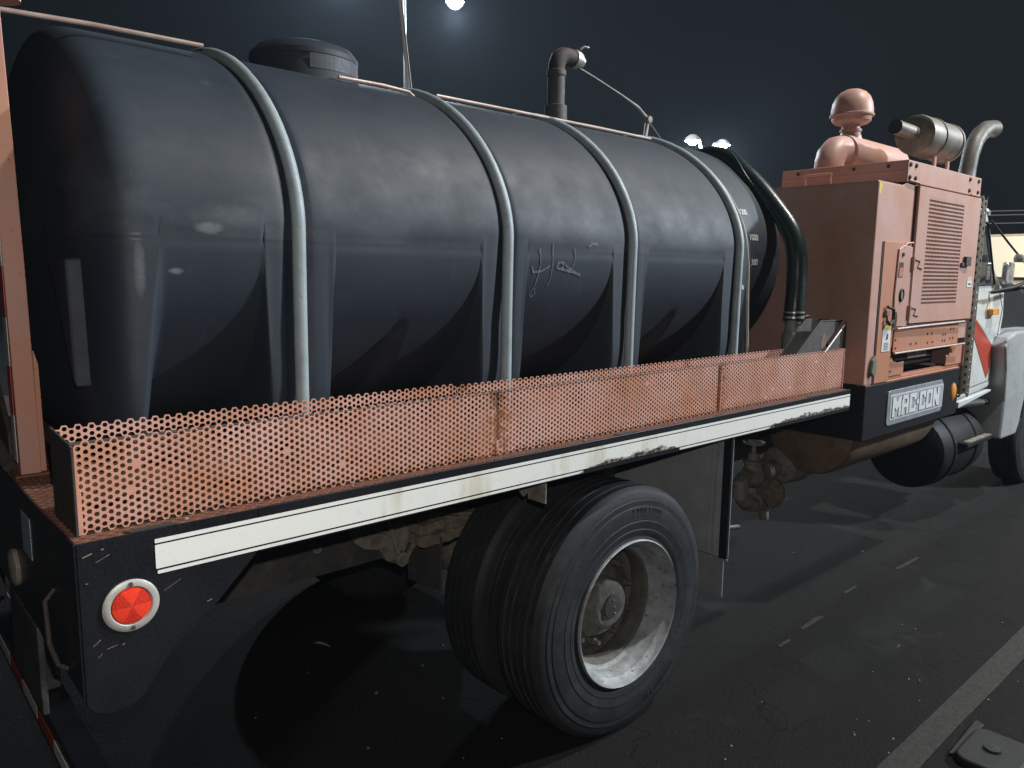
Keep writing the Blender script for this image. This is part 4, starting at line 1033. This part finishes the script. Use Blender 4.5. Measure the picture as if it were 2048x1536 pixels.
lb.data.materials[0] = worn('old_label', (.42, .42, .32), (.5, .48, .38), 40, .6, 0, .05)
part('label_print', 'label', lb, B(5.705, 5.785, YDR - .0026, YDR - .0017, 1.842, 1.882))
part('label_print', 'ink', lb, B(5.725, 5.765, YDR - .0034, YDR - .0028, 1.855, 1.868))
# hinged side panel, lower left
sp_ = part('side_panel', 'salmon_panel', cabn, MB().prism([(4.416, 1.303), (4.61, 1.303), (4.61, 1.49), (4.62, 1.60), (4.79, 1.63), (4.785, 2.095), (4.416, 2.098)], 'y', YK - .007, YK - .001), bevel=.001)
part('panel_gap', 'ink', cabn, B(4.402, 4.4155, YK - .0035, YK - .0005, 1.303, 2.095))
pl = part('instrument_plate', 'salmon_cab', sp_, MB().prism([(4.60, 1.62), (4.785, 1.615), (4.785, 2.075), (4.665, 2.085), (4.60, 2.06), (4.585, 1.80)], 'y', YK - .016, YK - .0075), bevel=.003)
part('slot', 'ink', pl, MB().prism([(4.60, 1.90), (4.665, 1.90), (4.67, 1.985), (4.61, 1.985)], 'y', YK - .0172, YK - .0162))
part('slot_plate', 'salmon_panel', pl, MB().prism([(4.612, 1.905), (4.66, 1.905), (4.66, 1.955), (4.615, 1.955)], 'y', YK - .0184, YK - .0174))
part('screw', 'rust_dark', pl, MB().lathe([(.012, 0), (.012, -.006), (0, -.008)], (4.65, YK - .0165, 2.03), 'y', 10))
part('panel_clip', 'salmon_panel', sp_, MB().tube([(4.66, YK - .012, 2.07), (4.70, YK - .016, 2.095), (4.78, YK - .016, 2.10)], .006, 6))
ring2 = MB(); ring2.tube([(4.67 + .022 * math.cos(a), YK - .02, 1.80 + .033 * math.sin(a)) for a in [2 * PI * k / 24 for k in range(25)]], .006, 8, cap=False)
part('key_ring_socket', 'ink', pl, ring2)
part('socket_face', 'castmetal', pl, MB().prism([(4.67 + .016 * math.cos(a), 1.80 + .026 * math.sin(a)) for a in [2 * PI * k / 16 for k in range(16)]], 'y', YK - .021, YK - .0165))
part('slot', 'ink', pl, MB().prism([(4.615 + .02 * math.cos(a), 1.655 + .05 * math.sin(a)) for a in [2 * PI * k / 18 for k in range(18)]], 'y', YK - .0185, YK - .0165))
part('panel_latch', 'rust_dark', sp_, MB().tube([(4.49, YK - .02, 1.735), (4.55, YK - .03, 1.72), (4.555, YK - .03, 1.66), (4.51, YK - .03, 1.635), (4.49, YK - .02, 1.66)], .009, 8))
part('panel_latch', 'castmetal', sp_, B(4.475, 4.52, YK - .024, YK - .008, 1.685, 1.715), bevel=.003)
nl = part('notice_label', 'label', sp_, B(4.475, 4.585, YK - .0098, YK - .0075, 1.48, 1.625))
part('label_band', 'label_yellow', nl, B(4.476, 4.584, YK - .0108, YK - .0099, 1.603, 1.624))
part('label_print', 'ink', nl, MB().prism([(4.52, 1.545), (4.548, 1.55), (4.55, 1.58), (4.535, 1.582), (4.528, 1.566)], 'y', YK - .0108, YK - .0099))
for k in range(5):
    part('label_print', 'guard', nl, B(4.50, 4.56, YK - .0108, YK - .0099, 1.49 + .009 * k, 1.4935 + .009 * k))
part('green_latch', 'green_metal', cabn, MB().prism([(4.35, 1.37), (4.38, 1.345), (4.41, 1.37), (4.41, 1.43), (4.385, 1.465), (4.36, 1.44)], 'y', YK - .02, YK - .0005), bevel=.004)
# lower cross rail panel
lp = part('lower_panel', 'salmon_panel', cabn, B(4.64, 5.675, YK - .008, YK - .001, 1.468, 1.605), bevel=.002)
for (x, z) in ((4.66, 1.54), (4.67, 1.49), (4.89, 1.505), (4.97, 1.505), (5.14, 1.555), (5.21, 1.555), (5.15, 1.50), (5.23, 1.50), (5.40, 1.54), (5.44, 1.54), (5.40, 1.50), (5.44, 1.50), (5.53, 1.57), (5.58, 1.57), (5.53, 1.51), (5.58, 1.51)):
    part('rivet', 'rust_dark', lp, MB().lathe([(.008, 0), (.007, -.003), (0, -.004)], (x, YK - .0082, z), 'y', 8))
part('door_stay_bar', 'rod', cabn, MB().tube([(4.64, YK - .02, 1.605), (5.0, YK - .024, 1.61), (5.70, YK - .03, 1.615)], .007, 8))
part('lower_stay_bar', 'rod', cabn, MB().tube([(4.64, YK - .016, 1.462), (5.2, YK - .02, 1.463), (5.74, YK - .03, 1.465)], .007, 8))
# machinery seen in the bay
mc = part('engine_block', 'black_plastic', cabn, MB().box(4.72, 5.55, 1.95, 2.30, 1.34, 1.455).box(4.85, 5.45, 1.92, 1.95, 1.36, 1.44), bevel=.01)
part('block_label', 'castmetal', mc, B(5.05, 5.35, 1.9165, 1.9195, 1.40, 1.43))
part('mount_bracket', 'salmon_panel', cabn, MB().prism([(4.64, 1.322), (4.86, 1.322), (4.86, 1.40), (4.78, 1.395), (4.70, 1.41), (4.66, 1.46), (4.64, 1.46)], 'y', YK + .01, YK + .02), bevel=.003)
part('mount_bracket', 'salmon_panel', cabn, MB().prism([(5.55, 1.322), (5.83, 1.322), (5.83, 1.46), (5.62, 1.46), (5.60, 1.40), (5.55, 1.39)], 'y', YK + .01, YK + .02), bevel=.003)
part('mount_bolt', 'salmon_panel', cabn, MB().lathe([(.022, 0), (.022, -.02), (0, -.022)], (5.60, YK + .009, 1.43), 'y', 12))
part('mount_bolt', 'bright', cabn, MB().lathe([(.010, 0), (.010, -.012), (0, -.014)], (4.655, YK + .009, 1.355), 'y', 10))
# roof fittings
ic = part('intake_canister', 'salmon_cab', cabn, MB().lathe([(0, 0), (.11, 0), (.116, .012), (.116, .78), (.108, .80), (0, .80)], (4.98, 2.40, 2.685), 'x', 36))
part('intake_elbow', 'salmon_cab', cabn, MB().tube([(4.83, 2.40, 2.556), (4.83, 2.40, 2.60), (4.845, 2.40, 2.65), (4.90, 2.40, 2.69), (4.96, 2.40, 2.70), (5.03, 2.40, 2.70)], [.088, .088, .088, .088, .09, .095], 24))
part('elbow_flange', 'salmon_cab', cabn, MB().lathe([(0, 0), (.112, 0), (.112, .012), (.092, .016), (0, .016)], (4.83, 2.40, 2.557), 'z', 28))
cap = part('mushroom_cap', 'salmon_cab', cabn, MB().lathe([(0, -.03), (.075, -.03), (.06, .02), (.055, .03), (.055, .07), (.05, .070), (.10, .078), (.117, .092), (.121, .120), (.135, .124), (.136, .132), (.129, .136), (.128, .165), (.121, .205), (.104, .245), (.078, .272), (.045, .289), (0, .295)], (5.09, 2.40, 2.80), 'z', 40))
part('cap_band', 'salmon_cab', cap, MB().lathe([(.062, 0), (.066, .003), (.066, .018), (.062, .02)], (5.09, 2.40, 2.825), 'z', 24))
sil = part('silencer', 'muffler', cabn, MB().lathe([(0, 0), (.095, 0), (.117, .012), (.12, .03), (.12, .19), (.127, .195), (.127, .215), (.12, .22), (.12, .47), (.127, .475), (.127, .495), (.115, .52), (.09, .545), (0, .55)], (5.08, 2.0, 2.765), 'x', 44))
part('silencer_pipe', 'muffler', sil, MB().tube([(4.80, 2.0, 2.775), (4.90, 2.0, 2.772), (5.08, 2.0, 2.770)], .042, 20, cap=False))
part('pipe_bore', 'ink', sil, MB().tube([(4.805, 2.0, 2.775), (5.05, 2.0, 2.770)], .038, 18))
for x in (5.285, 5.565):
    part('silencer_band', 'rust_dark', sil, MB().lathe([(.121, 0), (.125, .001), (.125, .012), (.121, .013)], (x, 2.0, 2.765), 'x', 40))
for x in (5.30, 5.52):
    part('silencer_leg', 'salmon', cabn, B(x, x + .035, 1.95, 1.965, 2.557, 2.68), bevel=.003)

# ------------------------------------------------------------------ HOSE
hose = thing('suction_hose', 'dark green ribbed hose curving from the tank top down to the grey coupling', 'hose', (3.985, 2.12, ZD))
HP = [(4.12, 2.95, 2.60), (4.12, 2.80, 2.62), (4.09, 2.65, 2.58), (4.05, 2.52, 2.49), (4.04, 2.41, 2.395), (4.03, 2.29, 2.27), (4.02, 2.19, 2.15), (4.01, 2.14, 2.03), (4.00, 2.125, 1.88), (3.985, 2.12, 1.76), (3.98, 2.12, 1.66)]
def catmull(P, n=10):
    P = [Vector(p) for p in P]; P = [P[0] * 2 - P[1]] + P + [P[-1] * 2 - P[-2]]; out = []
    for i in range(1, len(P) - 2):
        for k in range(n):
            t = k / n; a, b, c, d = P[i - 1], P[i], P[i + 1], P[i + 2]
            out.append(.5 * ((2 * b) + (c - a) * t + (2 * a - 5 * b + 4 * c - d) * t * t + (3 * b - 3 * c + d - a) * t ** 3))
    out.append(P[-2]); return out
hp = catmull(HP, 14)
hb_ = MB(); hb_.tube(hp, [.051 + .0012 * (k % 2) for k in range(len(hp))], 20)
part('hose_body', 'hose', hose, hb_)
# printed line spiralling lazily along the hose
ln = []
for i, p in enumerate(hp[30:]):
    T = (hp[min(len(hp) - 1, 31 + i)] - hp[29 + i]).normalized()
    u = T.cross(Vector((0, 1, 0))).normalized(); w = T.cross(u)
    a = 2.6 + i * .022
    ln.append(p + (u * math.cos(a) + w * math.sin(a)) * .0515)
part('hose_stripe', 'hose_line', hose, MB().tube(ln, .003, 6))
part('hose_clamp', 'bright', hose, MB().lathe([(.052, 0), (.0555, .001), (.0555, .010), (.052, .011)], (3.98, 2.12, 1.672), 'z', 28).lathe([(.052, 0), (.0555, .001), (.0555, .008), (.052, .009)], (3.98, 2.12, 1.70), 'z', 28))
part('clamp_screw', 'bright', hose, MB().tube([(4.02, 2.085, 1.68), (4.05, 2.07, 1.685)], .006, 8))
part('hose_barb', 'castmetal', hose, MB().lathe([(.041, .0), (.041, .06), (.036, .07), (.036, .085)], (3.98, 2.12, 1.59), 'z', 24))
hcb = [ob for ob in bpy.data.objects if ob.name == 'hose_barb'][0]
hcb.data.materials[0] = worn('grey_green_coupling', (.24, .28, .26), (.16, .19, .175), 30, .5, .1, .2)
cpl = part('coupling', 'castmetal', hose, MB().lathe([(.05, -.2), (.05, .01), (.054, .015), (.054, .085), (.047, .095), (.04, .096)], (3.98, 2.12, 1.50), 'z', 28))
cpl.data.materials[0] = hcb.data.materials[0]
part('coupling_lever', 'castmetal', hose, MB().tube([(4.03, 2.10, 1.575), (4.07, 2.08, 1.58), (4.09, 2.07, 1.55)], .008, 8))

# ------------------------------------------------------------------ folded steel chock standing in the tray
chock = thing('wheel_chock', 'black folded steel wheel chock stuck in the front end of the perforated tray', 'wheel chock', (4.02, 1.98, ZD))
p0 = [(3.745, 1.50), (4.005, 1.672), (4.265, 1.655), (4.00, 1.50)]
part('chock_face', 'black_matte', chock, MB().prism([(3.70, 1.47), (3.985, 1.667), (4.235, 1.660), (3.96, 1.47)], 'y', 1.965, 1.972), bevel=.001)
part('chock_side', 'black_matte', chock, MB().prism([(3.975, 1.475), (4.245, 1.655), (4.248, 1.475)], 'y', 1.945, 1.950), bevel=.001)
part('chock_edge', 'steel', chock, MB().tube([(3.975, 1.945, 1.475), (4.245, 1.945, 1.655)], .0045, 6))
part('chock_edge', 'rust_dark', chock, MB().tube([(3.70, 1.965, 1.47), (3.985, 1.965, 1.667), (4.235, 1.965, 1.66)], .0035, 6))
part('chock_back', 'black_matte', chock, MB().prism([(3.70, 1.47), (3.975, 1.672), (4.245, 1.665), (4.245, 1.34), (3.70, 1.34)], 'y', 2.045, 2.051), bevel=.001)
part('chock_bottom', 'black_matte', chock, B(3.72, 4.14, 1.95, 2.05, ZD + .006, ZD + .012), bevel=.001)
part('rust_patch', 'rust_dark', chock, MB().prism([(4.00, 1.515), (4.045, 1.52), (4.06, 1.56), (4.04, 1.60), (4.01, 1.585), (3.995, 1.55)], 'y', 1.9635, 1.9645))
rp_ = [ob for ob in bpy.data.objects if ob.name == 'rust_patch'][0]
rp_.data.materials[0] = worn('pink_rust', (.22, .13, .11), (.10, .07, .06), 60, .8, 0, .3)

# ------------------------------------------------------------------ things on the ground
def pebble(x, y, s, mat='litter', h=.5):
    mb = MB(); n = 7
    ring = [(x + s * random.uniform(.7, 1.1) * math.cos(2 * PI * k / n), y + s * random.uniform(.6, 1.0) * math.sin(2 * PI * k / n)) for k in range(n)]
    vs = [(a, b, .001) for a, b in ring] + [(x + (a - x) * .75, y + (b - y) * .75, .001 + s * h) for a, b in ring] + [(x, y, .001 + s * h * 1.25)]
    mb.add(vs, [(k, (k + 1) % n, n + (k + 1) % n, n + k) for k in range(n)] + [(n + k, n + (k + 1) % n, 2 * n) for k in range(n)] + [tuple(range(n))], False)
    return mb.build('pebble', M[mat])
GR = 'pale pebbles and crumbs scattered on the asphalt'
spots = [(1.745, 2.83, .010), (1.95, 2.6, .006), (1.25, 3.0, .005), (2.05, 2.9, .007), (1.6, 3.2, .005), (1.75, 2.2, .005), (1.5, 2.5, .008), (1.95, 2.2, .005), (2.25, 3.0, .005), (3.84, 2.72, .008),
         (4.4, 3.0, .007), (4.9, 2.5, .007), (5.3, 2.2, .008), (4.9, 3.2, .006)]
for (x, y, s) in spots:
    tagged(pebble(x, y, s), 'small pale pebble lying on the dark asphalt under the truck', 'pebble', GR)
for k in range(40):
    x = random.uniform(1.4, 5.0); y = random.uniform(.75, 1.8)
    tagged(pebble(x, y, random.uniform(.003, .006), 'litter'), 'tiny stone on the open asphalt beside the truck', 'pebble', 'tiny stones on the open asphalt beside the truck')
lt = MB().tube([(1.76, 3.44, .008), (1.775, 3.42, .010), (1.79, 3.39, .010), (1.80, 3.355, .007)], [.003, .006, .006, .003], 8).build('litter_scrap', M['litter'])
tagged(lt, 'curled white scrap of litter on the ground left of the rear wheel', 'litter')
lt = MB().prism([(4.95, 3.10), (5.10, 3.04), (5.11, 3.07), (4.96, 3.13)], 'z', .001, .012).build('litter_scrap', M['litter'])
tagged(lt, 'flat pale scrap on the ground below the pump', 'litter')
mt = thing('rubber_cable_block', 'low black rubber block on the asphalt at the near right corner', 'rubber block', (3.36, .86, 0))
mb = MB().prism(rounded(3.20, 3.50, .70, .92, .05), 'z', .001, .035)
part('block_body', 'rubber', mt, mb, bevel=.012, seg=3)
part('block_flange', 'rubber', mt, MB().prism([(3.24, .925), (3.56, .91), (3.575, .95), (3.23, .94)], 'z', .001, .016), bevel=.004)
part('block_boss', 'rubber', mt, MB().lathe([(.035, .034), (.03, .045), (0, .048)], (3.35, .82, 0), 'z', 20))

# ------------------------------------------------------------------ far things
bl = thing('far_building', 'low cream building beyond the cab with tan lower wall', 'building', (32, 2, 0))
part('fascia', 'wall_cream', bl, B(30, 36, -22, 9.6, 1.95, 3.32), bevel=.02)
part('lower_wall', 'wall_tan', bl, B(30.35, 35.6, -21.6, 9.2, 0, 1.948))
for y in (8.0, 4.6, 1.2):
    w = part('window', 'glass', bl, B(30.31, 30.345, y - 1.4, y, .7, 1.7))
    part('window_frame', 'pole', w, B(30.30, 30.309, y - 1.42, y + .02, 1.66, 1.74))
part('parapet_cap', 'wall_tan', bl, B(29.95, 36.05, -22.05, 9.65, 3.322, 3.38))
lamp('building_wall_light', (28.2, 5.0, 2.9), 520, (1.0, 0.86, 0.62), .2)

def lamp_post(name, label, base, h, heads, mat, glow_r, energy, cutoff=None, r=.07):
    t = thing(name, label, 'lamp post', (base[0], base[1], 0), 'tall lamps lighting the lot')
    part('pole', mat, t, MB().tube([(base[0], base[1], 0), (base[0], base[1], h)], [r, r * .7], 14))
    part('pole_base', 'wall_tan', t, MB().lathe([(.28, 0), (.28, .5), (.2, .55), (0, .55)], (base[0], base[1], 0), 'z', 20))
    for i, hd in enumerate(heads):
        hd = Vector(hd); b = Vector((base[0], base[1], h))
        mid = (b + hd) / 2 + Vector((0, 0, .25))
        part('arm', mat, t, MB().tube([b - Vector((0, 0, .1)), mid, hd + Vector((0, 0, .12))], .045, 10))
        hb = part('lamp_head', mat, t, MB().lathe([(0, .20), (.10, .18), (.20, .10), (.24, .02), (.235, .0), (.20, .015), (0, .02)], tuple(hd), 'z', 24))
        part('lamp_glass', 'lamp_glow', hb, MB().lathe([(0, -glow_r * .8), (glow_r * .5, -glow_r * .68), (glow_r * .85, -glow_r * .35), (glow_r, 0), (0, .005)], tuple(hd), 'z', 20))
        if cutoff: lamp('lot_lamp_bulb', (hd.x, hd.y, hd.z - glow_r * 1.2 - .1), energy[i], (0.75, 0.87, 1.0), .12, 'SPOT', (hd.x, hd.y, 0), cutoff, .35)
        else: lamp('lot_lamp_bulb', (hd.x, hd.y, hd.z - glow_r * 1.2 - .12), energy[i], (0.80, 0.90, 1.0), .12)
    return t
lamp_post('lamp_post', 'tall twin-headed lamp post behind the tank with one head at the top of the picture', (10.95, 16.1), 8.75, [(12.374, 16.0, 8.48), (9.25, 16.0, 8.75)], 'pole_grey', .20, (1500, 2200), cutoff=None, r=.05)
lamp_post('lamp_post', 'distant lamp post beside the tank end with two glowing heads', (20.35, 14.0), 5.35, [(21.22, 14.0, 5.85), (19.66, 14.0, 5.80)], 'pole', .15, (1000, 600), r=.05)

for k, (z0, z1) in enumerate(((4.10, 4.22), (3.98, 4.08), (3.72, 3.80))):
    pts = []
    for i in range(25):
        t = i / 24; y = 11.5 - 30 * t
        pts.append((30.5 + 6 * t, y, z0 + 4 * (z1 - z0) * 1.5 * (t - .5) ** 2 + (1.2 * t * t)))
    w = MB().tube(pts, .018, 6).build('overhead_wire', M['wire'])
    tagged(w, ('topmost', 'middle', 'lowest')[k] + ' of three thin wires sagging above the far building', 'wire', 'overhead wires right of the cab')
for k, (x, y) in enumerate(((30.5, 11.5), (36.5, -18.5))):
    t = thing('utility_pole', ('utility pole behind the cab that carries the wires', 'utility pole at the far end of the wires')[k], 'utility pole', (x, y, 0))
    part('pole', 'pole_grey', t, MB().tube([(x, y, 0), (x, y, 5.6)], [.13, .10], 12))
    part('crossarm', 'pole_grey', t, B(x - .6, x + .6, y - .05, y + .05, 5.2, 5.3))

# thin volume added round the lot for lamp glow, in place of lens veiling
hz = MB().box(-90, 170, -90, 170, -1.0, 12.0).build('added_haze', M['asphalt'], auto=0)
hm = bpy.data.materials.new('glow_haze'); hm.use_nodes = True
hm.node_tree.nodes.clear()
ho = hm.node_tree.nodes.new('ShaderNodeOutputMaterial'); hv = hm.node_tree.nodes.new('ShaderNodeVolumePrincipled')
hv.inputs['Color'].default_value = (0.70, 0.85, 1.0, 1); hv.inputs['Density'].default_value = 0.0007; hv.inputs['Anisotropy'].default_value = 0.3
hm.node_tree.links.new(hv.outputs[0], ho.inputs['Volume'])
hz.data.materials[0] = hm; hz['kind'] = 'stuff'
